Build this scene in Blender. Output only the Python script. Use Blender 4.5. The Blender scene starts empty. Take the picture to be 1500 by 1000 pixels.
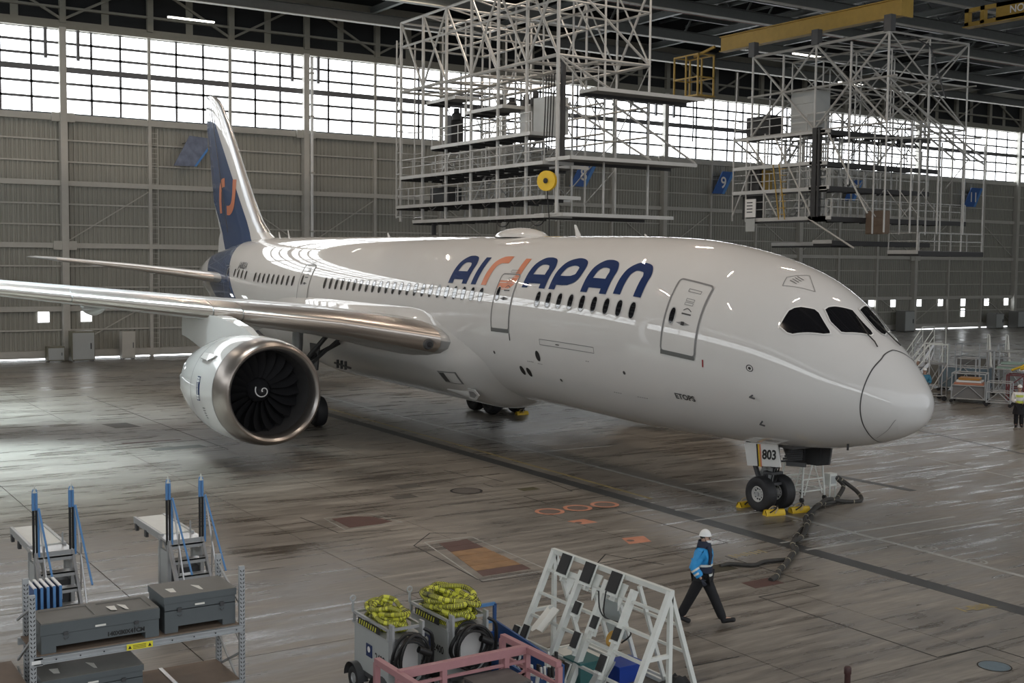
import bpy, bmesh, math, random
from mathutils import Vector, Matrix
random.seed(7)
PI = math.pi
SC = bpy.context.scene
COL = SC.collection
V = Vector

# ------------------------------------------------------------------ camera, world, lights, exposure
def setup():
    yaw, pitch, roll, F = .5749, .0662, .0096, 1762.2315
    f = V((-math.cos(yaw)*math.cos(pitch), math.sin(yaw)*math.cos(pitch), -math.sin(pitch)))
    r = f.cross(V((0, 0, 1))).normalized(); u = r.cross(f)
    r2 = r*math.cos(roll)+u*math.sin(roll); u2 = u*math.cos(roll)-r*math.sin(roll)
    cd = bpy.data.cameras.new('camera'); co = bpy.data.objects.new('camera', cd); COL.objects.link(co)
    m = Matrix((r2, u2, -f)).transposed().to_4x4(); m.translation = V((19.2007, -24.6891, 6.9393))
    co.matrix_world = m
    cd.sensor_width = 36; cd.lens = F*36/1500; cd.clip_end = 600; cd.clip_start = .1
    SC.camera = co
    w = bpy.data.worlds.new('world'); SC.world = w; w.use_nodes = True
    nt = w.node_tree; bg = nt.nodes['Background']
    bg.inputs[0].default_value = (.93, .96, 1, 1); bg.inputs[1].default_value = .95
    def area(name, loc, sx, sy, power, col, target=None):
        l = bpy.data.lights.new(name, 'AREA'); l.shape = 'RECTANGLE'; l.size = sx; l.size_y = sy
        l.energy = power; l.color = col
        o = bpy.data.objects.new(name, l); COL.objects.link(o); o.location = loc
        if target: o.rotation_euler = (V(target)-V(loc)).to_track_quat('-Z', 'Y').to_euler()
        return o
    # high bay lighting fixed under the roof, warm
    for x in (-52, -40, -28, -16, -4):
        for y in (-18, -2, 14):
            area('high_bay_light', (x, y, 25.4), .12, 3, 420, (1, .84, .7))
    # unseen cool lamp added under the roof to brighten left floor and wing
    o = area('added_cool_fill', (-33, -21, 25.5), 26, 14, 5600, (.72, .91, 1)); o.data.spread = math.radians(50)
    SC.view_settings.view_transform = 'Standard'; SC.view_settings.look = 'None'
    SC.view_settings.gamma = 1; SC.view_settings.exposure = 0.28
    try: SC.view_settings.use_curve_mapping = False
    except Exception: pass
setup()

# ------------------------------------------------------------------ materials
MATS = {}
def pmat(name, col, rough=.5, metal=0, noise=.0, nscale=3, coat=0, emis=None, es=1, spec=.5, bump=0, stretch=None, rvar=0):
    if name in MATS: return MATS[name]
    m = bpy.data.materials.new(name); m.use_nodes = True; nt = m.node_tree; N = nt.nodes; L = nt.links
    b = N['Principled BSDF']
    b.inputs['Base Color'].default_value = (*col, 1); b.inputs['Roughness'].default_value = rough
    b.inputs['Metallic'].default_value = metal; b.inputs['Specular IOR Level'].default_value = spec
    if coat: b.inputs['Coat Weight'].default_value = coat; b.inputs['Coat Roughness'].default_value = .025
    if emis: b.inputs['Emission Color'].default_value = (*emis, 1); b.inputs['Emission Strength'].default_value = es
    if noise or bump or rvar:
        tc = N.new('ShaderNodeTexCoord'); mp = N.new('ShaderNodeMapping'); L.new(tc.outputs['Object'], mp.inputs[0])
        if stretch: mp.inputs['Scale'].default_value = stretch
        n = N.new('ShaderNodeTexNoise'); n.inputs['Scale'].default_value = nscale; n.inputs['Detail'].default_value = 6
        L.new(mp.outputs[0], n.inputs['Vector'])
        if noise:
            mx = N.new('ShaderNodeMixRGB'); mx.inputs[1].default_value = (*[c*(1-noise) for c in col], 1)
            mx.inputs[2].default_value = (*[min(1, c*(1+noise)) for c in col], 1)
            L.new(n.outputs['Fac'], mx.inputs[0]); L.new(mx.outputs[0], b.inputs['Base Color'])
        if rvar:
            mr = N.new('ShaderNodeMapRange'); mr.inputs[1].default_value = .3; mr.inputs[2].default_value = .7
            mr.inputs[3].default_value = max(.02, rough-rvar); mr.inputs[4].default_value = min(1, rough+rvar)
            L.new(n.outputs['Fac'], mr.inputs[0]); L.new(mr.outputs[0], b.inputs['Roughness'])
        if bump:
            bp = N.new('ShaderNodeBump'); bp.inputs['Strength'].default_value = bump; bp.inputs['Distance'].default_value = .02
            L.new(n.outputs['Fac'], bp.inputs['Height']); L.new(bp.outputs[0], b.inputs['Normal'])
    MATS[name] = m
    return m

def nmath(nt, op, a, b=None, clamp=False):
    n = nt.nodes.new('ShaderNodeMath'); n.operation = op; n.use_clamp = clamp
    for i, v in enumerate((a, b)):
        if v is None: continue
        if isinstance(v, (int, float)): n.inputs[i].default_value = v
        else: nt.links.new(v, n.inputs[i])
    return n.outputs[0]

def livery(name, kind):
    m = bpy.data.materials.new(name); m.use_nodes = True; nt = m.node_tree; N = nt.nodes; L = nt.links
    b = N['Principled BSDF']; b.inputs['Roughness'].default_value = .55; b.inputs['Specular IOR Level'].default_value = .15
    b.inputs['Coat Weight'].default_value = 1; b.inputs['Coat Roughness'].default_value = .02
    tc = N.new('ShaderNodeTexCoord'); s = N.new('ShaderNodeSeparateXYZ'); L.new(tc.outputs['Object'], s.inputs[0])
    x, z = s.outputs[0], s.outputs[2]
    def line(k, c):  # c + k*z
        return nmath(nt, 'ADD', nmath(nt, 'MULTIPLY', z, k), c)
    if kind == 'fuselage':
        a = nmath(nt, 'LESS_THAN', x, line(-1.22, -43.4+1.22*5.4))
        c = nmath(nt, 'GREATER_THAN', x, line(-1.7, -50.2+1.7*5.7))
        fac = nmath(nt, 'MULTIPLY', a, c)
    elif kind == 'fin':
        a = nmath(nt, 'LESS_THAN', x, line(-.98, -45.9+.98*7.95))
        c = nmath(nt, 'GREATER_THAN', x, line(-.89, -51.+.89*7.4))
        d = nmath(nt, 'LESS_THAN', z, 15.1)
        fac = nmath(nt, 'MULTIPLY', nmath(nt, 'MULTIPLY', a, c), d)
    n = N.new('ShaderNodeTexNoise'); n.inputs['Scale'].default_value = .6; n.inputs['Detail'].default_value = 4
    L.new(tc.outputs['Object'], n.inputs['Vector'])
    w = N.new('ShaderNodeMixRGB'); w.inputs[1].default_value = (.64, .635, .615, 1); w.inputs[2].default_value = (.69, .685, .67, 1)
    L.new(n.outputs['Fac'], w.inputs[0])
    mx = N.new('ShaderNodeMixRGB'); L.new(w.outputs[0], mx.inputs[1]); mx.inputs[2].default_value = (.025, .058, .15, 1)
    L.new(fac, mx.inputs[0]); L.new(mx.outputs[0], b.inputs['Base Color'])
    return m

white = pmat('white_paint', (.66, .655, .635), .55, coat=1, noise=.03, nscale=1, spec=.15)
M_fus = livery('fuselage_livery', 'fuselage'); M_fin = livery('fin_livery', 'fin')
blue = pmat('livery_blue', (.008, .028, .11), .5, coat=.8, spec=.1)
orange = pmat('livery_orange', (.66, .23, .12), .35, coat=.5)
black = pmat('black_rubber', (.012, .012, .013), .6, noise=.2)
dark = pmat('dark_glass', (.01, .01, .012), .08, coat=1)
seamm = pmat('seam_dark', (.06, .06, .06), .5)
greyp = pmat('grey_gap', (.2, .2, .2), .5)
lipe = pmat('inlet_lip_metal', (.36, .32, .29), .3, metal=.9, noise=.08, nscale=.7)
lipm = pmat('brushed_metal', (.55, .5, .46), .3, metal=.85, noise=.08, nscale=.7)
alum = pmat('aluminium', (.55, .55, .55), .35, metal=.9)
steel = pmat('galvanised_steel', (.42, .44, .45), .5, metal=.4, noise=.15, nscale=6)
gear = pmat('gear_grey', (.4, .41, .41), .4, metal=.3, noise=.1)
gdark = pmat('gear_dark', (.075, .077, .08), .5, metal=.3, noise=.2)
wallp = pmat('corrugated_sheet', (.33, .325, .285), .6, noise=.12, nscale=1.2, stretch=(1, 1, .15))
wallf = pmat('wall_frame_paint', (.5, .485, .44), .55, noise=.1, nscale=2)
mull = pmat('window_bar_paint', (.15, .15, .155), .55)
pane = pmat('bright_window_pane', (.9, .92, .95), .3, emis=(.93, .97, 1), es=4.2, noise=.02)
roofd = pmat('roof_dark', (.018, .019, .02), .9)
roofb = pmat('roof_beam_paint', (.13, .14, .135), .55, noise=.15)
trussm = pmat('truss_paint', (.25, .24, .2), .6, noise=.1)
redm = pmat('roof_red_primer', (.16, .05, .035), .7)
dockm = pmat('dock_tube_grey', (.46, .46, .44), .45, metal=.2, noise=.12, nscale=2)
deckm = pmat('dock_deck_grey', (.2, .2, .195), .6, noise=.2, nscale=3)
dockd = pmat('dock_dark_steel', (.03, .03, .03), .6)
yel = pmat('crane_yellow', (.42, .27, .045), .5, noise=.15)
yel2 = pmat('bright_yellow', (.75, .5, .03), .5, noise=.1)
hoseY = pmat('hose_yellow', (.62, .62, .06), .5, noise=.15, nscale=8)
bluep = pmat('sign_blue', (.03, .11, .36), .4)
bluel = pmat('sign_light_blue', (.08, .25, .6), .4)
whitem = pmat('plain_white', (.8, .8, .78), .4)
frameW = pmat('rack_white', (.68, .7, .66), .45, noise=.08, nscale=6)
pink = pmat('rack_pink', (.4, .2, .21), .5, noise=.12, nscale=6)
pinkd = pmat('rack_pink_edge', (.3, .12, .13), .5)
cartg = pmat('cart_grey', (.42, .44, .43), .4, noise=.05)
caseg = pmat('case_grey', (.1, .115, .12), .5, noise=.1, nscale=4)
casel = pmat('case_lid_grey', (.16, .155, .14), .6, noise=.12, nscale=4)
ply = pmat('brown_board', (.17, .125, .09), .7, noise=.15, nscale=5)
cblue = pmat('cart_blue', (.03, .09, .25), .5, noise=.15)
railblue = pmat('rail_blue', (.1, .25, .5), .4)
blackp = pmat('black_plastic', (.015, .015, .015), .5)
padm = pmat('black_pad', (.03, .03, .03), .8, noise=.2)
paper = pmat('paper', (.75, .74, .68), .6)
markw = pmat('floor_paint_white', (.38, .38, .36), .5, noise=.4, nscale=3)
marky = pmat('floor_paint_yellow', (.34, .27, .12), .5, noise=.4, nscale=3)
marko = pmat('floor_paint_orange', (.55, .24, .15), .5, noise=.25, nscale=3)
markd = pmat('floor_band_dark', (.05, .052, .052), .45, noise=.25, nscale=2)
pitr = pmat('pit_red', (.085, .04, .033), .6, noise=.3, nscale=4)
pity = pmat('pit_rust', (.25, .14, .06), .6, noise=.5, nscale=3)
joint = pmat('joint_black', (.012, .012, .012), .8)
skin = pmat('skin', (.5, .32, .24), .5)
tube_l = pmat('lamp_tube', (1, 1, 1), .4, emis=(1, .95, .82), es=3)

# floor material: stained sealed concrete
def floor_mat():
    m = bpy.data.materials.new('hangar_concrete'); m.use_nodes = True; nt = m.node_tree; N = nt.nodes; L = nt.links
    b = N['Principled BSDF']
    tc = N.new('ShaderNodeTexCoord')
    def noise(scale, st, det=5, dist=0):
        mp = N.new('ShaderNodeMapping'); mp.inputs['Scale'].default_value = st; L.new(tc.outputs['Object'], mp.inputs[0])
        n = N.new('ShaderNodeTexNoise'); n.inputs['Scale'].default_value = scale; n.inputs['Detail'].default_value = det
        n.inputs['Distortion'].default_value = dist
        L.new(mp.outputs[0], n.inputs['Vector']); return n.outputs['Fac']
    big = noise(.16, (1, 1, 1), 5); strk = noise(1.0, (4.2, .34, 1), 8, .4); fine = noise(7, (2.4, .25, 1), 5); mid = noise(.5, (1.6, .5, 1), 7, .8)
    r = N.new('ShaderNodeValToRGB'); r.color_ramp.elements[0].position = .36; r.color_ramp.elements[0].color = (.06, .048, .037, 1)
    r.color_ramp.elements[1].position = .64; r.color_ramp.elements[1].color = (.31, .285, .245, 1)
    s = nmath(nt, 'ADD', nmath(nt, 'MULTIPLY', big, .25), nmath(nt, 'ADD', nmath(nt, 'MULTIPLY', strk, .45), nmath(nt, 'MULTIPLY', mid, .3)))
    L.new(s, r.inputs[0])
    mx = N.new('ShaderNodeMixRGB'); mx.blend_type = 'OVERLAY'; mx.inputs[0].default_value = .5
    L.new(r.outputs[0], mx.inputs[1]); L.new(fine, mx.inputs[2]); L.new(mx.outputs[0], b.inputs['Base Color'])
    mr = N.new('ShaderNodeMapRange'); mr.inputs[1].default_value = .38; mr.inputs[2].default_value = .62
    mr.inputs[3].default_value = .2; mr.inputs[4].default_value = .52
    L.new(nmath(nt, 'ADD', nmath(nt, 'MULTIPLY', strk, .6), nmath(nt, 'MULTIPLY', mid, .4)), mr.inputs[0]); L.new(mr.outputs[0], b.inputs['Roughness'])
    bp = N.new('ShaderNodeBump'); bp.inputs['Strength'].default_value = .16; bp.inputs['Distance'].default_value = .008
    L.new(nmath(nt, 'ADD', strk, nmath(nt, 'MULTIPLY', fine, .3)), bp.inputs['Height']); L.new(bp.outputs[0], b.inputs['Normal'])
    b.inputs['Specular IOR Level'].default_value = .55
    return m
M_floor = floor_mat()

# ------------------------------------------------------------------ mesh helpers
class MB:
    def __init__(s): s.v = []; s.f = []
    def add(s, vs, fs):
        o = len(s.v); s.v += [tuple(p) for p in vs]; s.f += [tuple(i+o for i in f) for f in fs]; return s
    def box(s, x0, x1, y0, y1, z0, z1):
        return s.add([(x0, y0, z0), (x1, y0, z0), (x1, y1, z0), (x0, y1, z0), (x0, y0, z1), (x1, y0, z1), (x1, y1, z1), (x0, y1, z1)],
                     [(3, 2, 1, 0), (4, 5, 6, 7), (0, 1, 5, 4), (1, 2, 6, 5), (2, 3, 7, 6), (3, 0, 4, 7)])
    def beam(s, p, q, w, h=None, up=(0, 0, 1)):
        h = h or w; p = V(p); q = V(q); d = (q-p).normalized(); up = V(up)
        if abs(d.dot(up)) > .98: up = V((1, 0, 0))
        a = d.cross(up).normalized()*w/2; b = a.cross(d).normalized()*h/2
        c = [p-a-b, p+a-b, p+a+b, p-a+b, q-a-b, q+a-b, q+a+b, q-a+b]
        return s.add(c, [(0, 1, 2, 3), (7, 6, 5, 4), (0, 4, 5, 1), (1, 5, 6, 2), (2, 6, 7, 3), (3, 7, 4, 0)])
    def ibeam(s, p, q, w, h, t=.03):
        p = V(p); q = V(q); u = V((0, 0, 1))
        s.beam(p+u*(h/2-t/2), q+u*(h/2-t/2), w, t); s.beam(p-u*(h/2-t/2), q-u*(h/2-t/2), w, t); s.beam(p, q, t, h-2*t)
        return s
    def tube(s, pts, r, n=8, cap=True):
        pts = [V(p) for p in pts]; rs = r if isinstance(r, (list, tuple)) else [r]*len(pts)
        up = None; vs = []
        for i, p in enumerate(pts):
            d = (pts[min(i+1, len(pts)-1)]-pts[max(i-1, 0)]).normalized()
            if up is None:
                t = V((0, 0, 1)) if abs(d.z) < .9 else V((1, 0, 0)); up = d.cross(t).normalized()
            up = (up-d*up.dot(d)).normalized(); b = d.cross(up)
            for k in range(n):
                a = 2*PI*k/n; vs.append(p+(up*math.cos(a)+b*math.sin(a))*rs[i])
        fs = [(i*n+k, i*n+(k+1) % n, (i+1)*n+(k+1) % n, (i+1)*n+k) for i in range(len(pts)-1) for k in range(n)]
        if cap: fs += [tuple(range(n-1, -1, -1)), tuple(range((len(pts)-1)*n, len(pts)*n))]
        return s.add(vs, fs)
    def lathe(s, prof, M=Matrix.Identity(4), n=24, closed=False):
        # prof: (a, r): a along local z
        vs = [M @ V((r*math.cos(2*PI*k/n), r*math.sin(2*PI*k/n), a)) for a, r in prof for k in range(n)]
        m = len(prof); fs = []
        for i in range(m if closed else m-1):
            j = (i+1) % m
            fs += [(i*n+k, i*n+(k+1) % n, j*n+(k+1) % n, j*n+k) for k in range(n)]
        return s.add(vs, fs)
    def prism(s, poly, h, M=Matrix.Identity(4)):
        n = len(poly); vs = [M @ V((x, y, 0)) for x, y in poly]+[M @ V((x, y, h)) for x, y in poly]
        return s.add(vs, [tuple(range(n-1, -1, -1)), tuple(range(n, 2*n))]+[(i, (i+1) % n, n+(i+1) % n, n+i) for i in range(n)])
    def grid(s, rows, loop=False):
        n = len(rows[0]); vs = [p for r in rows for p in r]; fs = []
        for i in range(len(rows)-1):
            for k in range(n if loop else n-1):
                fs.append((i*n+k, i*n+(k+1) % n, (i+1)*n+(k+1) % n, (i+1)*n+k))
        return s.add(vs, fs)
    def disc(s, c, r, n=20, ax=(0, 0, 1)):
        q = V(ax).to_track_quat('Z', 'Y'); c = V(c)
        return s.add([c+q @ V((r*math.cos(2*PI*k/n), r*math.sin(2*PI*k/n), 0)) for k in range(n)], [tuple(range(n))])
    def build(s, name, m, parent=None, smooth=False, loc=None, fix=True):
        me = bpy.data.meshes.new(name); me.from_pydata(s.v, [], s.f)
        if fix:
            b = bmesh.new(); b.from_mesh(me); bmesh.ops.recalc_face_normals(b, faces=b.faces); b.to_mesh(me); b.free()
        if isinstance(m, (list, tuple)):
            for k in m: me.materials.append(k)
        else: me.materials.append(m)
        if smooth:
            me.polygons.foreach_set('use_smooth', [True]*len(me.polygons)); me.set_sharp_from_angle(angle=math.radians(38))
        o = bpy.data.objects.new(name, me); COL.objects.link(o)
        if parent: o.parent = parent
        if loc: o.location = loc
        return o

def tag(o, label=None, cat=None, group=None, kind=None):
    if label: o['label'] = label
    if cat: o['category'] = cat
    if group: o['group'] = group
    if kind: o['kind'] = kind
    return o
def thing(name, label, cat, loc=(0, 0, 0), rz=0, group=None):
    o = bpy.data.objects.new(name, None); COL.objects.link(o); o.location = loc; o.rotation_euler = (0, 0, rz)
    o.empty_display_size = .3
    return tag(o, label, cat, group)
def struct(o): o['kind'] = 'structure'; return o
def dup(root, loc, rz=None, label=None):
    r = root.copy(); COL.objects.link(r); r.location = loc
    if rz is not None: r.rotation_euler = (0, 0, rz)
    if label: r['label'] = label
    for ch in list(root.children):
        c = ch.copy(); COL.objects.link(c); c.parent = r
        for g in list(ch.children):
            d = g.copy(); COL.objects.link(d); d.parent = c
    return r
def bm_(p, q, w, h=None): return MB().beam(p, q, w, h)
def tb_(p, q, r, n=6): return MB().tube([p, q], r, n)
def text_mesh(txt, size=1.0, bold=0, align='CENTER'):
    c = bpy.data.curves.new('lettering', 'FONT'); c.body = txt; c.size = size; c.align_x = align; c.align_y = 'CENTER'
    c.offset = bold; c.resolution_u = 3
    o = bpy.data.objects.new('lettering', c); COL.objects.link(o)
    bpy.context.view_layer.update()
    me = bpy.data.meshes.new_from_object(o.evaluated_get(bpy.context.evaluated_depsgraph_get()))
    bpy.data.objects.remove(o); bpy.data.curves.remove(c)
    return me
def place_text(txt, size, M, m, parent, name='lettering', bold=0, align='CENTER'):
    me = text_mesh(txt, size, bold, align); me.transform(M); me.materials.clear(); me.materials.append(m)
    o = bpy.data.objects.new(name, me); COL.objects.link(o); o.parent = parent
    return o
def frame(o, x, y):   # matrix with columns x, y, x cross y at o
    x = V(x).normalized(); y = V(y).normalized(); z = x.cross(y)
    m = Matrix((x, y, z)).transposed().to_4x4(); m.translation = V(o); return m

# ------------------------------------------------------------------ floor
WX = -66.05
def build_floor():
    fl = struct(MB().box(-70, 66, -62, 104, -.5, -.04).build('floor', joint))
    xs = [-65.9, -56, -47, -38, -30, -24, -17.95, -12.7, -7.8, -.6, 5.8, 13, 22, 33, 44, 55, 66]
    ys = [-62, -52, -43, -35, -28, -22.5, -18.03, -13, -9.75, -5.95, .95, 5.7, 11.5, 17, 22.5, 28, 35, 44, 54, 66, 80, 104]
    g = .011
    for i in range(len(xs)-1):
        for j in range(len(ys)-1):
            x0, x1, y0, y1 = xs[i], xs[i+1], ys[j], ys[j+1]
            MB().box(x0+g, x1-g, y0+g, y1-g, -.04, 0).build('slab', M_floor, fl, fix=False)
    def poly(pts, m, name, z=.004, label=None):
        o = MB().prism([(x, y) for x, y in pts], z).build(name, m, fl)
        if label: o['label'] = label
    def strip(a, b, w, m, name, z=.004, label=None):
        a = V((*a, 0)); b = V((*b, 0)); n = (b-a).normalized().cross(V((0, 0, 1)))*w/2
        poly([(p.x, p.y) for p in (a-n, b-n, b+n, a+n)], m, name, z, label)
    def outline(pts, w=.03, m=joint, name='sealant_joint'):
        for a, b in zip(pts[:-1], pts[1:]): strip(a, b, w, m, name, .003)
    outline([(1.3, -5.1), (1.27, -6.86), (5.75, -6.9), (5.8, -5.6), (9, -5.6)]); outline([(1.3, -5.1), (-1.7, -5.05)])
    outline([(-7.15, -4.03), (-2.7, -4.04), (-2.7, -8.1), (-3.3, -7.4), (-1.82, -6.83)])
    outline([(-15.3, -4.99), (-13.94, -4.92), (-13.8, -4.5), (-12.5, -4.43)])
    outline([(-12.54, -5.14), (-11.9, -5.16), (-12, -3.14), (-10.16, -3.43), (-10.2, -5.17), (-9.05, -5.16), (-9, -2.92)])
    outline([(-12.7, -9.6), (-12.6, -6.8)]); outline([(3.87, -9.9), (3.82, -11.1)])
    outline([(-6.9, -9.1), (-7.4, -9.9), (-6.4, -10.9), (-2.7, -11.2), (-2.6, -9.6)])
    outline([(-10.8, -12.0), (-8.6, -11.9), (-8.2, -10.6)]); outline([(-42.8, -9.9), (-23, -9.65), (-23, -11)])
    # painted lines
    strip((-38, .45), (12, -.75), .14, markw, 'painted_line', label='faded white centre line under the airliner')
    strip((-37, -2.2), (12, -3.15), .5, markd, 'painted_line', .003, label='wide dark grey painted band')
    strip((-37, -1.3), (-8, -2.1), .12, marky, 'painted_line', .003)
    for x, y0, y1 in ((-5.1, -3.0, 3.66), (-6.35, -2.6, -1.0), (-2, -2.9, 3.6), (-1.15, -2.9, 4.5), (-9.25, .3, 3), (-17, -.9, 3.2)):
        strip((x, y0), (x+.2, y1), .09, markw, 'painted_line', .005)
    strip((-6.1, -22), (-6.0, -15), .09, markw, 'painted_line'); strip((-5.5, -22), (-5.4, -18.6), .07, markw, 'painted_line')
    strip((-8.05, 5.65), (-4.9, 5.75), .32, markd, 'painted_line', .006, label='short dark grey dash behind the nose wheels')
    strip((-24, 20.1), (-7, 15.2), .12, markd, 'painted_line'); strip((-12, 12), (6, 8.5), .1, markw, 'painted_line')
    # orange marks
    def ring(c, r, m, name='painted_circle', fill=None, k=.72, label=None):
        n = 28; mb = MB()
        mb.grid([[(c[0]+rr*math.cos(2*PI*i/n), c[1]+rr*math.sin(2*PI*i/n), .005) for i in range(n)] for rr in (r, r*k)], loop=True)
        o = mb.build(name, m, fl)
        if label: o['label'] = label
        if fill: MB().disc((*c, .004), r*k, n).build('manhole_lid', fill, fl)
    lid = pmat('manhole_iron', (.16, .12, .1), .5, noise=.3, nscale=5)
    for i, y in enumerate((-5.74, -4.78, -3.82)): ring((-8.03, y), .42, marko, fill=lid, label='orange ring painted round a manhole lid' if not i else None)
    ring((-11.8, -6.2), .5, joint, fill=pmat('conc_lid', (.1, .09, .08), .6), k=.86)
    poly([(-6.75, -6.05), (-6.75, -5.5), (-6.25, -5.42), (-6.25, -5.9)], marko, 'painted_square', .005, 'orange painted patch')
    poly([(-4.43, -6.02), (-4.35, -5.38), (-3.78, -5.6), (-3.84, -6.25)], marko, 'painted_square', .005)
    MB().disc((-6.45, -5.9, .007), .1, 12).build('manhole_lid', lid, fl)
    MB().disc((-4.1, -6.0, .007), .1, 12).build('manhole_lid', lid, fl)
    # pits
    poly([(-10.2, -11.35), (-10.2, -10.75), (-9.9, -10.3), (-9.12, -10.1), (-9.0, -10.5), (-9.0, -11.4)], pitr, 'pit_cover', .006, 'dark red steel pit cover')
    outline([(-10.4, -11.5), (-10.4, -10.2), (-8.9, -9.9), (-8.8, -11.6), (-10.4, -11.5)], .02, markw)
    for k in range(7):
        x0 = -6.3+k*.46
        o = poly([(x0, -10.25-.1*k), (x0, -9.45-.03*k), (x0+.44, -9.5-.03*k), (x0+.44, -10.35-.1*k)], pity if 1 < k < 6 else pitr, 'pit_cover', .006)
    outline([(-6.6, -10.5), (-6.5, -9.2), (-2.8, -9.4), (-2.8, -11.2), (-6.6, -10.5)], .03, markw)
    poly([(.27, -6.4), (.27, -5.6), (.75, -5.6), (.75, -6.45)], pitr, 'pit_cover', .006)
    poly([(-1.2, -6.05), (-1.2, -5.6), (-.67, -5.6), (-.67, -6.4)], pmat('pit_open', (.04, .035, .02), .8), 'pit_cover', .006)
    poly([(-11.3, -4.7), (-11.3, -4.1), (-10.9, -4.1), (-10.9, -4.7)], pmat('pit_olive', (.07, .065, .03), .7), 'pit_cover', .006)
    poly([(-12.2, -8.6), (-12.2, -7.9), (-11.7, -7.9), (-11.7, -8.6)], pmat('pit_dull', (.08, .075, .065), .7), 'pit_cover', .005)
    poly([(-13.6, -7.7), (-13.6, -7), (-13.1, -7), (-13.1, -7.7)], MATS['pit_dull'], 'pit_cover', .005)
    poly([(-32, -11.9), (-32, -10.9), (-30.5, -10.7), (-30.5, -11.7)], MATS['pit_dull'], 'pit_cover', .005)
    poly([(-24.6, -12.1), (-24.6, -10.2), (-23.9, -10.1), (-23.9, -12.0)], MATS['pit_dull'], 'pit_cover', .005)
    poly([(-26.4, -12.6), (-26.3, -10.4), (-26.1, -10.4), (-26.2, -12.6)], pitr, 'pit_cover', .006)
    # letter rings on the centre line, blue manhole, stencils
    for c in ((.21, -.16), (1.72, -.3), (-5.5, 6.8)): ring(c, .28, markw, k=.8); ring(c, .16, markw, k=.7)
    o = MB().disc((6.58, -6.45, .006), .26, 28).build('manhole_lid', pmat('manhole_blue', (.12, .17, .2), .4, noise=.3, nscale=8), fl); o['label'] = 'blue painted round manhole lid'
    ring((6.58, -6.45), .29, joint, k=.93)
    place_text('1-BIR', .42, frame((4.15, -3.65, .006), (.15, 1, 0), (-1, .15, 0)), marky, fl, 'stencilled_text', .01)
    for k in range(7): strip((-1.75+.03*(k%3), -4.9+.16*k), (-1.45-.05*(k%2), -4.88+.16*k), .05, marky, 'worn_stencil', .004)
build_floor()

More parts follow.
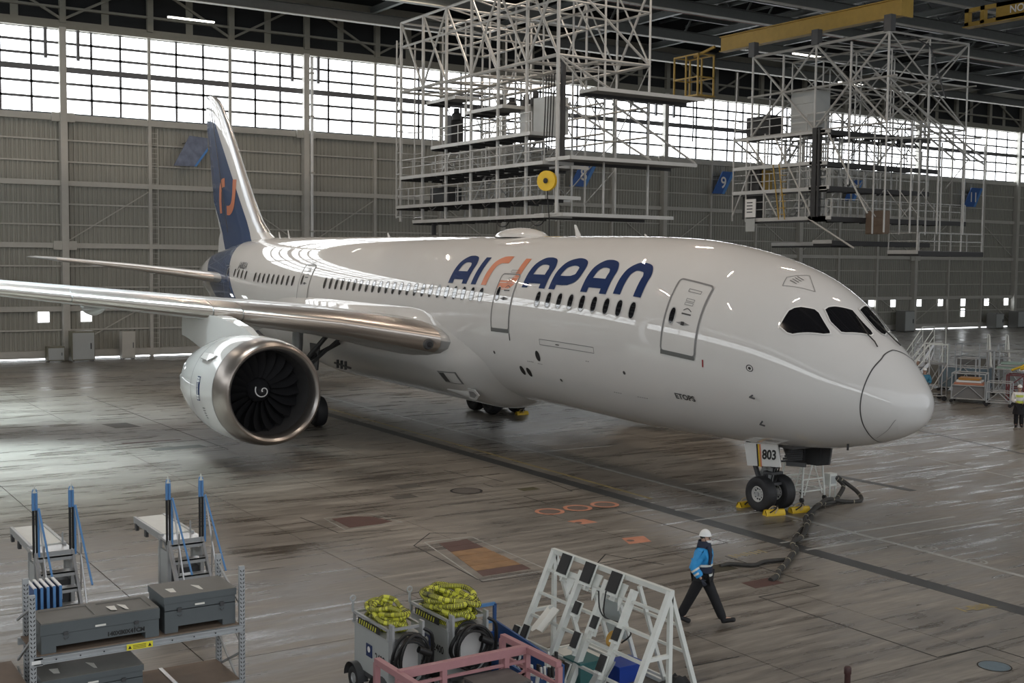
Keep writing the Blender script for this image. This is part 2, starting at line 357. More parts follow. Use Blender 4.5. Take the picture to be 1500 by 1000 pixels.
# ------------------------------------------------------------------ back wall with hangar door leaves
def build_wall():
    w = struct(MB().box(WX-.6, WX-.35, -60, 104, 0, 28).build('wall_back', roofd))
    Y0 = -5.7; st = 5.84
    ks = list(range(-9, 19))
    girts = [(3.45, .34), (7.75, .34), (11.95, .34), (16.35, .42)]
    # corrugated sheets, one object per bay and lift, shared mesh
    def sheet(y0, y1, z0, z1):
        n = int((y1-y0)/.3); pts = []
        for i in range(n):
            a = y0+(y1-y0)*i/n; d = (y1-y0)/n
            pts += [(a, 0), (a+d*.3, 0), (a+d*.42, .07), (a+d*.88, .07)]
        pts.append((y1, 0))
        return MB().grid([[(x, y, z0) for y, x in pts], [(x, y, z1) for y, x in pts]])
    lifts = [(.35, 3.45), (3.45, 7.75), (7.75, 11.95), (11.95, 16.3)]
    for (z0, z1) in lifts:
        src = None
        for k in ks:
            y = Y0+k*st
            if src is None: src = sheet(0, st, z0, z1).build('wall_panel', wallp, w); src.location = (WX-.3, y, 0)
            else:
                c = src.copy(); COL.objects.link(c); c.location = (WX-.3, y, 0)
    # secondary rails
    for z in (2.0, 4.9, 6.35, 9.15, 10.55, 13.4, 14.85):
        MB().box(WX-.22, WX-.12, -58, 103, z-.05, z+.05).build('sheeting_rail', wallf, w)
    for z, h in girts: MB().box(WX-.25, WX+.02, -58, 103, z-h/2, z+h/2).build('girt', wallf, w)
    MB().box(WX-.3, WX+.1, -58, 103, .12, .62).build('door_rail', wallf, w)
    MB().box(WX-.3, WX+.25, -58, 103, 22.2, 22.75).build('head_beam', trussm, w)
    # columns
    for k in ks:
        y = Y0+k*st
        if k % 3 == 0:
            MB().box(WX-.25, WX+.35, y-.22, y+.22, 0, 22.3).build('column', wallf, w)
            if k in (0, 3, 9, 15):
                for z in (7.75, 16.35):
                    MB().prism([(-.75, -.3), (.75, -.3), (.75, .3), (-.75, .3)], .12, Matrix.Translation((WX+.1, y, z)) @ Matrix.Rotation(PI/2, 4, 'Y') @ Matrix.Rotation(PI/2, 4, 'Z')).build('gusset_plate', wallf, w)
                for dy in (-1.05, 1.05):
                    MB().box(WX-.1, WX+.1, y+dy-.1, y+dy+.1, 20.2, 22.2).build('guide_bracket', mull, w)
        else:
            MB().box(WX-.25, WX+.05, y-.11, y+.11, 0, 22.3).build('column', wallf, w)
            if k in (1, 7):
                mb = MB()
                for i in range(44): mb.box(WX+.06, WX+.1, y+.12, y+.5, .6+i*.35, .64+i*.35)
                mb.box(WX+.05, WX+.1, y+.5, y+.55, .4, 16); mb.build('wall_ladder', wallf, w)
    # windows: each leaf three columns x six rows of panes between columns
    rows = [16.62, 17.6, 18.55, 19.42, 20.05, 20.4, 21.1, 22.15]
    rows = [16.6, 17.62, 18.62, 19.55, 20.45, 21.3, 22.2]
    n = 0; seen = 0
    p0 = MB().box(0, .02, .05, st/3-.05, 0, 1).build('pane', pane)
    first = True
    for k in ks:
        y = Y0+k*st
        wn = struct(bpy.data.objects.new('window_%d' % (k+10), None)); COL.objects.link(wn); wn.location = (WX-.18, y, 16.6)
        for i in range(3):
            for j in range(6):
                z0, z1 = rows[j], rows[j+1]
                if k in (-9, -8, -7, -6, -5, -4, -3, -2) and (i or j):   # far out of frame: one pane block per leaf
                    continue
                c = p0 if first else p0.copy()
                if not first: COL.objects.link(c)
                first = False
                c.parent = wn
                if k <= -2: c.location = (0, 0, .05); c.scale = (1, 3, 5.5)
                else: c.location = (0, i*st/3, z0-16.6+.07); c.scale = (1, 1, z1-z0-.14)
        for i in (1, 2): MB().box(0, .1, i*st/3-.075, i*st/3+.075, 0, 5.6).build('mullion', mull, wn)
        for j in (1, 2, 3, 4, 5):
            h = .19 if j == 3 else .085
            z = rows[j]-16.6
            MB().box(-.01, .1 if j != 3 else .16, 0, st, z-h, z+h).build('glazing_bar', mull, wn)
    # small low windows in the doors
    for (a, b, z0, z1) in ((-7.47, -6.74, 2.55, 3.25), (-4.67, -3.95, 2.55, 3.25), (75.04, 75.9, 2.6, 3.4), (78.5, 79.3, 2.55, 3.3), (82.7, 83.5, 2.55, 3.3), (86.3, 87.1, 2.55, 3.3),
                           (90.2, 91, 2.5, 3.3), (90.25, 90.95, 1.3, 2.2), (94.4, 95.2, 2.5, 3.3), (98, 98.8, 2.5, 3.3), (57, 57.8, 2.55, 3.3)):
        MB().box(WX-.22, WX-.17, a, b, z0, z1).build('small_pane', pane, w)
        MB().box(WX-.23, WX-.15, a-.08, a, z0-.08, z1+.08).box(WX-.23, WX-.15, b, b+.08, z0-.08, z1+.08).box(WX-.23, WX-.15, a, b, z1, z1+.08).box(WX-.23, WX-.15, a, b, z0-.08, z0).build('pane_frame', wallf, w)
    # daylight gap under the doors
    MB().box(WX-.34, WX-.32, -30, 40, .0, .1).build('light_gap', pane, w)
    MB().box(WX-.34, WX-.32, 81, 99, .0, .1).build('light_gap', pane, w)
    # bright pipe by the column
    MB().tube([(WX+.5, 12.15, .2), (WX+.5, 12.15, 22)], .12, 8).build('drain_pipe', whitem, w, smooth=True)
    for z in (5, 9, 13.4, 17.6, 20.8): MB().box(WX+.3, WX+.64, 12.0, 12.3, z, z+.12).build('pipe_clip', wallf, w)
    # diagonal braces in the door leaves
    for k in (0, 3, 6, 9, 12, 15):
        y = Y0+k*st
        for z0, z1 in ((.6, 7.7), (7.9, 16.2)):
            MB().beam((WX-.1, y, z0), (WX-.1, y+st, z0+(z1-z0)*.45), .07).build('door_brace', wallf, w)
            MB().beam((WX-.1, y+3*st, z0), (WX-.1, y+2*st, z0+(z1-z0)*.45), .07).build('door_brace', wallf, w)
    return w
wall = build_wall()
wl_ = struct(MB().box(-66, 66, -62.5, -62, 0, 16.6).box(-66, 66, -62.5, -62, 22.2, 28).build('wall_left', pmat('side_wall_sheet', (.4, .39, .36), .6)))
for i in range(22):
    MB().box(-65.9+i*5.84, -65.9+i*5.84+5.64, -62.3, -62.2, 16.6, 22.2).build('pane', pane, wl_)
    MB().box(-66+i*5.84-.1, -66+i*5.84+.1, -62.3, -61.8, 0, 28).build('column', wallf, wl_)
for z in (17.6, 18.6, 20.45, 21.3): MB().box(-66, 66, -62.2, -62.1, z-.05, z+.05).build('glazing_bar', mull, wl_)
MB().box(-66, 66, -62.2, -62.05, 19.4, 19.7).build('glazing_bar', mull, wl_)
# right hand side wall strip seen past the last column
struct(MB().box(-66, 22, 102.5, 103, 0, 28).build('wall_right', wallp))

# ------------------------------------------------------------------ roof
def build_roof():
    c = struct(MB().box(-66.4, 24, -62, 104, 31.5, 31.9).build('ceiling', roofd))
    # fascia truss above the doors
    X = WX+.1
    MB().box(X, X+.35, -60, 103, 25.9, 26.4).build('chord_beam', trussm, c)
    MB().box(X, X+.3, -60, 103, 23.5, 23.66).build('chord_beam', trussm, c)
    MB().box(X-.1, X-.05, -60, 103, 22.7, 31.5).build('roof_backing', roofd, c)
    k = 0; y = -5.7-5.84*2
    while y < 100:
        MB().box(X, X+.35, y-.2, y+.2, 22.6, 26).build('truss_post', trussm, c)
        a, b = ((y, 26), (y+5.84, 22.8)) if k % 2 else ((y, 22.8), (y+5.84, 26))
        MB().beam((X+.15, a[0], a[1]), (X+.15, b[0], b[1]), .16).build('truss_diagonal', trussm, c)
        MB().box(X-.03, X, y+2.6, y+3.1, 22.7, 26).build('truss_post', trussm, c)
        y += 5.84; k += 1
    # main roof beams running along the wall direction, bottom flanges coloured paler for their highlights
    for x in (-60.5, -52.5, -44.2, -38.6, -32.4, -26, -19.5, -13):
        MB().ibeam((x, -60, 24.35), (x, 103, 24.35), .5, .7).build('roof_beam', roofb, c)
        MB().box(x-.27, x+.27, -60, 103, 23.96, 24.0).build('beam_flange', trussm, c)
        MB().ibeam((x+2.2, -60, 27.4), (x+2.2, 103, 27.4), .3, .4).build('roof_beam', roofb, c)
    for y in (-40, -28, -16, -5, 6, 17, 28, 36, 44, 52, 61, 70, 80, 91):
        MB().ibeam((-66, y, 26.0), (22, y, 26.0), .35, .5).build('cross_beam', roofb, c)
        for i in range(8):
            x = -60.5+i*7
            MB().beam((x, y, 26.2), (x+3.5, y, 30.5), .14).build('roof_brace', roofb, c)
            MB().beam((x+7, y, 26.2), (x+3.5, y, 30.5), .14).build('roof_brace', roofb, c)
        MB().box(-66, 22, y-.15, y+.15, 30.3, 30.6).build('cross_beam', roofb, c)
    for y in range(-50, 100, 3):
        MB().box(-66, 22, y-.05, y+.05, 28.4, 28.6).build('purlin', roofb, c)
    for x in (-57, -48.5, -35, -29, -22):
        MB().tube([(x, -40, 25.1), (x, 100, 25.1)], .12, 6).build('red_pipe', redm, c)
    # bare lamps
    for (x, y) in ((-62.5, 2), (-40, 70), (-48, 46), (-30, 62), (-56, 60), (-44, 84)):
        MB().box(x-.1, x+.1, y-1.6, y+1.6, 23.1, 23.2).build('strip_lamp', tube_l, c)
build_roof()

def crane_girder(x0, x1, y, z, label, txt):
    t = thing('crane_girder', label, 'crane', ((x0+x1)/2, y, z))
    L = (x1-x0)/2
    MB().box(-L, L, -.12, .12, .06, .94).build('web_plate', yel, t)
    MB().box(-L, L, -.28, .28, .94, 1.0).build('top_flange', yel, t)
    MB().box(-L, L, -.28, .28, 0, .06).build('bottom_flange', yel, t)
    MB().box(L-.05, L+.1, -.5, .5, -.1, 1.15).build('end_plate', yel, t)
    if txt: place_text(txt, .6, frame((L-2.2 if L < 6 else 0, -.14, .5), (1, 0, 0), (0, 0, 1)), whitem, t, 'lettering', .01)
    return t
crane_girder(-41.6, -26.6, 31.2, 21.0, 'long yellow overhead crane girder above the right-hand hanging work dock', None)
g2 = thing('crane_girder', 'short yellow crane girder marked NO.11 at the upper right edge', 'crane', (-25.5, 39.6, 21.6))
mb = MB(); mb.box(-3.4, -3.1, -.15, .15, 0, 1.1).box(-2.3, -2.0, -.15, .15, 0, 1.1).box(-1.2, 3.4, -.15, .15, 0, 1.1).box(-3.4, 3.4, -.15, .15, .85, 1.1).box(-3.4, 3.4, -.15, .15, 0, .25)
g2 = g2; mb.build('web_plate', yel, g2)
MB().box(-3.4, 3.4, -.35, .35, -.06, 0).build('bottom_flange', yel, g2)
place_text('NO.11', .62, frame((0.6, -.17, .55), (1, 0, 0), (0, 0, 1)), whitem, g2, 'lettering', .01)
# yellow hoist cage hanging at the far end of the girder
t = thing('hoist_cage', 'ochre maintenance cage hanging below the far end of the yellow girder', 'hoist', (-43.6, 30.5, 18.2))
for x in (-1.2, 0, 1.2):
    for y in (-.7, .7): bm_((x, y, 0), (x, y, 2.7), .1).build('post', yel, t)
for z in (0, 1.2, 2.7):
    for y in (-.7, .7): bm_((-1.25, y, z), (1.25, y, z), .09).build('rail', yel, t)
    for x in (-1.2, 1.2): bm_((x, -.7, z), (x, .7, z), .09).build('rail', yel, t)
MB().box(-1.3, 1.3, -.8, .8, -.08, 0).build('deck', yel, t)
MB().tube([(0, 0, 0), (.05, 0, -1.5), (0, 0, -3)], .05, 6).build('cable', blackp, t)
bm_((0, 0, 2.7), (1.6, .4, 3.2), .15).build('bracket', yel, t)

# ------------------------------------------------------------------ suspended docks
def railing(parent, pts, h=1.05, z=0):
    mb = MB()
    for a, b in zip(pts[:-1], pts[1:]):
        a = V(a); b = V(b); n = max(1, int((b-a).length/1.4))
        for hh in (h, h*.55): mb.beam(a+V((0, 0, hh)), b+V((0, 0, hh)), .045)
        for i in range(n+1):
            p = a.lerp(b, i/n); mb.beam(p, p+V((0, 0, h)), .045)
    return mb.build('railing', dockm, parent)

def dock_left():
    # local origin at near lower corner: world (-49..-32, 11..17)
    t = thing('hanging_work_dock', 'tall grey lattice work dock hanging behind the middle of the fuselage', 'work platform', (-49, 11, 9.4))
    XL, YL = 17.2, 6.0
    nx = 6; xs = [XL*i/nx for i in range(nx+1)]; T = .11
    ztop = 12.4
    for x in xs:
        for y in (0, YL/2, YL):
            tb_((x, y, 0), (x, y, ztop), .105 if y == 0 else .065).build('post', dockm, t)
    # outrigger column at the far end
    for x, y in ((-.6, 0), (-.6, 1.3), (.6, 1.3)): tb_((x, y, .2), (x, y, ztop-1), .06).build('post', dockm, t)
    for i in range(8):
        z = .3+i*1.35
        for a, b in (((-.6, 0), (.2, 0)), ((-.6, 0), (-.6, 1.3)), ((-.6, 1.3), (.6, 1.3))):
            tb_((*a, z), (*b, z), .035).build('rung', dockm, t)
        tb_((-.6, 0, z), (.2, 0, z+1.35), .03).build('brace', dockm, t)
    # ring beams
    for z, r in ((8.1, .1), (10.9, .07), (12.4, .08)):
        for y in (0, YL/2, YL): tb_((0, y, z), (XL, y, z), r).build('ring_beam', dockm, t)
        for x in xs: tb_((x, 0, z), (x, YL, z), r*.8).build('ring_beam', dockm, t)
    for k, z in enumerate((4.3, 5.9)):
        for y in (YL/2, YL): tb_((0, y, z), (XL, y, z), .06).build('ring_beam', dockm, t)
    # top truss diagonals (8.1 - 12.4)
    for i in range(nx):
        a, b = (xs[i], xs[i+1]); m = (a+b)/2
        for y in (0, YL):
            tb_((a, y, 8.1), (b, y, 12.4) if i % 2 else (a, y, 12.4), .075).build('brace', dockm, t)
            tb_((a, y, 12.4), (b, y, 8.1), .075 if y == 0 else .05).build('brace', dockm, t)
        tb_((a, 0, 8.1), (b, YL, 8.1), .045).build('brace', dockm, t)
        tb_((b, 0, 12.4), (a, YL, 12.4), .045).build('brace', dockm, t)
        for z0, z1 in ((0.9, 2.7), (2.7, 4.3), (4.3, 8.1)) if i < nx-1 else ((4.3, 8.1),):
            tb_((a, YL, z0), (b, YL, z1), .035).build('brace', dockm, t)
            tb_((b, YL/2, z0), (a, YL/2, z1), .035).build('brace', dockm, t)
    for x in (XL,):
        for z0, z1 in ((5.5, 8.1), (8.1, 12.4)):
            tb_((x, 0, z1), (x, YL, z0), .07).build('brace', dockm, t)
            tb_((x, YL/2, z0), (x, 0, z1), .05).build('brace', dockm, t)
    # decks
    def deck(x0, x1, y0, y1, z, rail=True):
        MB().box(x0, x1, y0, y1, z-.09, z).build('deck', deckm, t)
        MB().box(x0, x1, y0-.05, y0, z-.16, z+.03).build('deck_edge', dockm, t)
        MB().box(x1, x1+.05, y0, y1, z-.16, z+.03).build('deck_edge', dockm, t)
        if rail: railing(t, [(x0, y0+.05, z), (x1, y0+.05, z)])
        n = int((x1-x0)/1.5)
        for i in range(n): MB().box(x0+i*1.5, x0+i*1.5+.08, y0, y1, z-.25, z-.09).build('joist', dockd, t)
    deck(2.2, XL-.6, -.3, 1.4, .0, False); deck(.2, XL-.4, -.4, 1.8, .95); deck(.6, XL-.8, -.3, 1.6, 2.75)
    deck(4.5, XL-2, -.3, 1.6, 4.35); deck(0, XL-3.5, 2.2, 3.4, 1.0); deck(0, XL-3, 2.2, 4.2, 2.8)
    deck(XL, XL+1.5, 1.4, 8.6, 6.4); deck(XL-1, XL+1.2, 0, 8.4, 2.9, False); deck(XL-2, XL+.5, 0, 7.4, 0.05, False)
    deck(8, 12, 0, 2, 6.1); deck(3, 6.5, .2, 1.8, 7.2, False)
    for p, q in (((XL, .5, 5.6), (XL+1.2, 5.2, 2.95)), ((XL, 3.5, 5.9), (XL+1.2, 8.3, 2.95))): tb_(p, q, .06).build('brace', dockm, t)
    # stairs
    for x, z in ((6, 1.0), (10.5, 2.8), (2, 2.8), (13.5, 4.4)):
        for y in (1.7, 2.3): bm_((x, y, z), (x+1.6, y, z+1.7), .05, .14).build('stair_stringer', dockm, t)
        for i in range(7): MB().box(x+.2*i+.1, x+.2*i+.3, 1.7, 2.3, z+.22*i+.2, z+.22*i+.23).build('tread', deckm, t)
    # equipment
    for x, y, z, sx, sy, sz, m in ((13.2, 1.2, 4.4, 1.6, 1.2, 2.0, cartg), (11.6, 1.4, 4.4, 1.0, 1.2, 1.8, dockm), (.6, 1.8, .95, 2.4, .9, 1.2, dockd), (3.2, 1.4, 4.4, .8, .8, 2.0, dockd)):
        MB().box(x, x+sx, y, y+sy, z, z+sz).build('cabinet', m, t)
        MB().box(x+.05, x+sx-.05, y-.03, y, z+.08, z+sz-.08).build('cabinet_panel', m, t)
    for x in (9.2, 10.4, 11.9, 12.8, 6.3, 4.2):
        MB().lathe([(0, .3), (.35, .3), (.45, .18), (.7, .18), (.7, 0)], Matrix.Translation((x, 1.6, 6.1)), 10).build('winch', dockd, t, smooth=True)
    MB().box(XL-.2, XL, .3, .5, 2.9, 8).build('hydraulic_column', dockd, t)
    for i in range(4):
        x = XL-1.2+i*.25
        MB().tube([(x, .1, 7.2), (x+.05, 0, 5), (x, -.05, 3.1+.1*i)], .035, 5).build('cable', blackp, t)
    for x in (5, 8, 11, 14, 16): MB().tube([(x, -.7, .75), (x+.4, -.75, .5), (x+.9, -.7, .75)], .03, 5).build('cable', blackp, t)
    for x in (13.5, 16.8): MB().tube([(x+.6*math.cos(a), -.9, -.25+.35*math.sin(a)) for a in [PI+PI*i/8 for i in range(9)]], .035, 5).build('cable', blackp, t)
    MB().box(4.4, 4.6, -.2, 0, -.9, -.2).build('spotlight', blackp, t)
    return t
dl = dock_left()
r = thing('cable_reel', 'round yellow cable reel on the right end of the middle hanging dock', 'reel', (-32.1, 10.6, 11.1))
Mx = Matrix.Rotation(PI/2, 4, 'X') @ Matrix.Rotation(.5, 4, 'Y')
MB().lathe([(-.12, 0), (-.12, .52), (-.06, .52), (-.06, .4), (.06, .4), (.06, .52), (.12, .52), (.12, 0)], Mx, 24).build('drum', yel2, r, smooth=True)
MB().lathe([(.12, 0), (.18, .14), (.2, 0)], Mx, 12).build('hub', black, r)
MB().tube([(0, 0, -.5), (.1, .1, -2), (.1, .1, -4.2)], .03, 5).build('cable', blackp, r)
bm_((0, .1, .3), (-.8, .4, .3), .08).build('bracket', gdark, r)

def dock_right():
    t = thing('hanging_work_dock', 'broad grey lattice work dock hanging over the nose under the yellow girder', 'work platform', (-37.4, 30, 9.7))
    XL = 10.7; bx = [0, 5.3, 10.7]; T = .06; YL = 7.0; zt = 10.3
    # main truss: diamonds between z 5.2 and 10.3
    for y, r in ((0, .09), (3.5, .06), (YL, .06)):
        tb_((0, y, zt), (XL, y, zt), r).build('ring_beam', dockm, t)
        tb_((-.4, y, 7.8), (XL+.6, y, 7.8), r*.8).build('ring_beam', dockm, t)
        tb_((-1.6, y, 5.25), (XL, y, 5.25), r*.7).build('ring_beam', dockm, t)
        for a, b in zip(bx[:-1], bx[1:]):
            m = (a+b)/2
            for p, q in (((a, zt), (m, 7.8)), ((m, 7.8), (b, zt)), ((a, 5.3), (m, 7.8)), ((m, 7.8), (b, 5.3))):
                tb_((p[0], y, p[1]), (q[0], y, q[1]), r*.75).build('brace', dockm, t)
        for x in (0, 2.65, 5.3, 8, 10.7):
            tb_((x, y, 5.2), (x, y, zt if x != 8 and x != 2.65 else zt-.2), r*.8).build('post', dockm, t)
    for x in (0, 5.3, 10.7):
        for z in (zt, 7.8, 5.25): tb_((x, 0, z), (x, YL, z), .06).build('ring_beam', dockm, t)
        for (y0, z0, y1, z1) in ((0, zt, 3.5, 7.8), (3.5, 7.8, 7, zt), (0, 5.3, 3.5, 7.8), (3.5, 7.8, 7, 5.3)):
            tb_((x, y0, z0), (x, y1, z1), .05).build('brace', dockm, t)
    for i in range(4):
        a = 2.67*i; tb_((a, 0, zt), (a+2.67, YL, zt), .04).build('brace', dockm, t); tb_((a+2.67, 0, 7.8), (a, YL, 7.8), .04).build('brace', dockm, t)
    # posts down to the decks
    for x in (-1.6, -.4, 1.2, 2.65, 4.2, 5.3, 8, 10.7):
        for y in (0, 2.2, 4.6, YL):
            z0 = 0 if x < 6 else -.9
            if x == 8 and y == 0: z0 = 1.9
            tb_((x, y, z0), (x, y, 5.4), .055).build('post', dockm, t)
    tb_((-1.6, 0, 3), (-1.4, 0, 9.5), .05).build('post', dockm, t); tb_((-1.6, 3, 3), (-1.4, 3, 9.5), .05).build('post', dockm, t)
    # decks
    def deck(x0, x1, y0, y1, z, m=deckm, rail=True):
        MB().box(x0, x1, y0, y1, z-.1, z).build('deck', m, t)
        MB().box(x0, x1, y0-.05, y0, z-.18, z+.04).build('deck_edge', dockm, t)
        MB().box(x1, x1+.05, y0, y1, z-.3, z-.02).build('deck_edge', dockd, t)
        if rail: railing(t, [(x0, y0+.05, z), (x1, y0+.05, z)]); railing(t, [(x1-.05, y0, z), (x1-.05, y1, z)])
        for i in range(int((y1-y0)/1.5)): MB().box(x0, x1, y0+i*1.5, y0+i*1.5+.1, z-.3, z-.1).build('joist', dockd, t)
    deck(-1.6, 6.2, 0, 1.4, 5.25); deck(5.2, 6.6, 0, 9, 5.2); deck(-1.6, 6.0, 0, 1.4, 3.4); deck(5, 6.4, 0, 10, 3.35)
    deck(-1.6, 6.4, 0, 1.6, 1.85); deck(5, 6.6, 0, 9, 1.9); deck(-.4, 6.4, 0, 1.6, .1); deck(5, 6.8, 0, 12.5, .1)
    deck(0, 5, 2, 4, -1.4, dockd, False); deck(4.5, 6, 1, 10, -1.3, dockd, False)
    deck(8.2, 10.4, 3.4, 9.4, -1.9)
    for y in (3.4, 5.4, 7.4, 9.4): tb_((10.3, y, -1.9), (10.3, y, 4.5), .05).build('post', dockm, t)
    tb_((8, 0, 4.6), (12.5, 6, 4.6), .05).build('ring_beam', dockm, t)
    for p, q in (((8, 0, 8.5), (10.4, 6.5, 3.5)), ((8, 2, 8.5), (11, 8.5, 3.6)), ((10.7, 0, 7.8), (10.7, 7.5, 3.5)), ((8, 3, 7), (10.3, 9.4, 3.4)), ((2, 0, 5.2), (5.2, 0, .2)), ((0, 0, 3.4), (2.4, 0, .2)), ((4.8, 0, .1), (8.6, 0, -1.8)), ((6.4, 0, 5), (9.5, 0, .2)),
                 ((-1.6, 0, .3), (0, 0, 3.3)), ((-1.6, 0, 5.2), (-.4, 2.2, 3.2)), ((-.4, 0, 5.1), (1.2, 0, 3.4))):
        tb_(p, q, .06).build('brace', dockm, t)
    rr = random.Random(3)
    for i in range(46):
        x = rr.uniform(-1, 9.5); y = rr.choice((2.2, 4.6, YL)); z = rr.choice((.1, 1.9, 3.4, 5.2)); d = rr.choice((-1.6, 1.6))
        tb_((x, y, z), (x+d, y, z+1.7), .032).build('brace', dockm, t)
    for x, z in ((.6, 3.4), (3.4, 1.9), (1.5, .1), (2, 5.25)):
        for y in (1.7, 2.3): bm_((x, y, z), (x+1.4, y, z+1.6), .05, .14).build('stair_stringer', dockm, t)
        for i in range(7): MB().box(x+.18*i+.1, x+.18*i+.3, 1.7, 2.3, z+.21*i+.2, z+.21*i+.23).build('tread', deckm, t)
    for z in range(8): MB().box(2.6, 3.1, -.06, 0, .3+z*.4, .34+z*.4).build('rung', yel, t)
    for x in (2.6, 3.1): bm_((x, -.05, 0), (x-.6, -.05, 3.4), .06).build('ladder_rail', yel, t)
    # machines
    for x, y, z, sx, sy, sz, m in ((2.9, .5, 5.3, 1.9, 1.3, 2.5, cartg), (-.9, .4, 5.3, 2.2, 1, 1.3, dockd), (-.2, .4, 1.9, .9, .8, 1.3, yel), (-.9, .2, .1, 1.2, .8, 1.5, dockd), (-.4, .2, 1.9, 1, .6, 1.3, dockd), (6.8, 3, -.9, 1.4, .5, 1.4, ply)):
        MB().box(x, x+sx, y, y+sy, z, z+sz).build('cabinet', m, t)
        for i in range(3): MB().box(x+.03, x+sx-.03, y-.03, y, z+.06+i*sz/3, z+(i+1)*sz/3-.03).build('cabinet_panel', m, t)
    MB().box(5.25, 5.6, -.12, .1, .1, 5.4).build('hydraulic_column', dockd, t)
    MB().box(5.7, 5.85, -.12, .1, .1, 5.4).build('hydraulic_column', dockd, t)
    for i in range(4):
        y = 1.5+i*2
        MB().tube([(6.3, y, 5.1), (6.6, y+.6, 4.5), (6.3, y+1.2, 5.1)], .05, 5).build('cable', blackp, t)
    MB().tube([(XL-.2, 2, zt), (XL+.4, 3, zt-.6), (XL+.8, 4, zt-3.5)], .05, 5).build('cable', gdark, t)
    for x in (0, 5.3, 10.7): MB().box(x-.25, x+.25, -.2, .2, zt, zt+.9).build('hanger', gdark, t)
    return t
dr = dock_right()
s = thing('notice_board', 'small white notice on the lower left corner of the right-hand dock', 'sign', (-37.2, 29.85, 9.9))
MB().box(-.45, .45, -.03, .03, 0, 1.15).build('board', whitem, s)
for z in (.9, .7, .5, .3): MB().box(-.3, .2, -.045, -.03, z, z+.06).build('printed_line', blackp, s)
MB().box(-.4, .4, -.02, .02, -.9, -.1).build('lower_board', cartg, s)

# bay banners on the wall
def banner(y, label, txt, w=1.45, flip=False):
    t = thing('bay_sign', label, 'sign', (WX+.8, y, 14.5), group=None)
    H = 1.05; sl = .62
    P = [(-w/2-sl, -H), (w/2-sl, -H), (w/2+sl, H), (-w/2+sl, H)]
    M = frame((0, 0, 0), (0, 1, 0), (0, 0, 1))
    MB().prism(P, .08, M).build('sign_panel', bluep, t)
    MB().prism([(w/2-sl-.35, -H), (w/2-sl, -H), (w/2+sl, H), (w/2+sl-.35, H)], .1, M).build('light_stripe', bluel, t)
    if txt: place_text(txt, 1.5, frame((.12, -.05, -.05), (0, 1, 0), (0, 0, 1)), whitem, t, 'lettering', .02)
    bm_((-.95, -.4, .6), (0, -.4, .6), .05).build('bracket', gdark, t); bm_((-.95, .4, .6), (0, .4, .6), .05).build('bracket', gdark, t)
    return t
banner(37.2, 'blue slanted bay sign numbered 8 right of the middle dock', '8', 1.7)
banner(53.4, 'blue slanted bay sign numbered 9 between the two docks', '9', 1.5)
banner(71.2, 'blue slanted bay sign half hidden behind the right-hand dock', '10', 1.5)
banner(90.4, 'blue slanted bay sign numbered 11 at the far right', '11', 2.0)
t = thing('bay_sign', 'blue slanted sign with a pictorial print left of the tail fin', 'sign', (WX+.8, 2.9, 14.5))
for yy in (-.4, .5): MB().beam((-.95, yy, .6), (0, yy, .6), .05).build('bracket', gdark, t)
M = frame((0, 0, 0), (0, 1, 0), (0, 0, 1))
MB().prism([(-1.35, -1.05), (.25, -1.05), (1.1, .1), (1.1, 1.0), (-.2, 1.1)], .08, M).build('sign_panel', pmat('sign_print', (.16, .19, .27), .4, noise=.6, nscale=2.5), t)
MB().prism([(.1, -1.03), (.28, -1.03), (1.1, .1), (1.1, .35)], .1, M).build('light_stripe', bluel, t)

# ------------------------------------------------------------------ airliner (local frame: nose at x 0, tail at -56, starboard = -y)
plane = thing('airliner', 'large white twin-engine airliner with dark blue and orange lettering and a blue tail fin', 'airplane')
_c, _s = math.cos(-.0078), math.sin(-.0078); _R = V((_c, _s, -.009)); _U = V((.009, 0, 1))
_m = Matrix(((_c, -_s, 0, 0), (_s, _c, 0, 0), (-.009, 0, 1, 0), (0, 0, 0, 1)))
NX = .4816
plane.location = V((-28, 0, 0))+V((_c*(28+NX), _s*(28+NX), -.009*(28+NX))); plane.rotation_euler = (0, .009, -.0078)

XS = [-.35, -.45, -.75, -1.35, -2.3, -3.2, -4.1, -5, -6, -7.5, -9, -11, -14, -34, -38, -42, -46, -50, -53, -55.6]
ZT = [3.72, 4.03, 4.33, 4.95, 5.66, 6.38, 6.88, 7.2, 7.46, 7.72, 7.87, 7.94, 7.965, 7.995, 8.0, 8.0, 7.86, 7.4, 6.97, 6.25]
ZB = [3.72, 3.4, 3.08, 2.78, 2.5, 2.31, 2.21, 2.14, 2.08, 2.03, 1.98, 1.98, 2.03, 2.03, 2.07, 2.35, 2.9, 3.55, 4.3, 5.38]
HW = [0, .33, .75, 1.18, 1.69, 2.06, 2.32, 2.5, 2.63, 2.75, 2.82, 2.87, 2.885, 2.885, 2.84, 2.6, 2.15, 1.5, .9, .24]
ZC = [3.72, 3.72, 3.74, 3.83, 4.0, 4.2, 4.4, 4.55, 4.67, 4.8, 4.9, 4.99, 5.03, 5.03, 5.06, 5.25, 5.45, 5.6, 5.7, 5.85]
def _slopes(ys):
    X = [-x for x in XS]; h = [b-a for a, b in zip(X, X[1:])]; d = [(ys[i+1]-ys[i])/h[i] for i in range(len(h))]
    m = [d[0]]
    for i in range(1, len(X)-1):
        if d[i-1]*d[i] > 0:
            w1 = 2*h[i]+h[i-1]; w2 = h[i]+2*h[i-1]; m.append((w1+w2)/(w1/d[i-1]+w2/d[i]))
        else: m.append(0)
    return m+[d[-1]]
_SL = {id(a): _slopes(a) for a in (ZT, ZB, HW, ZC)}
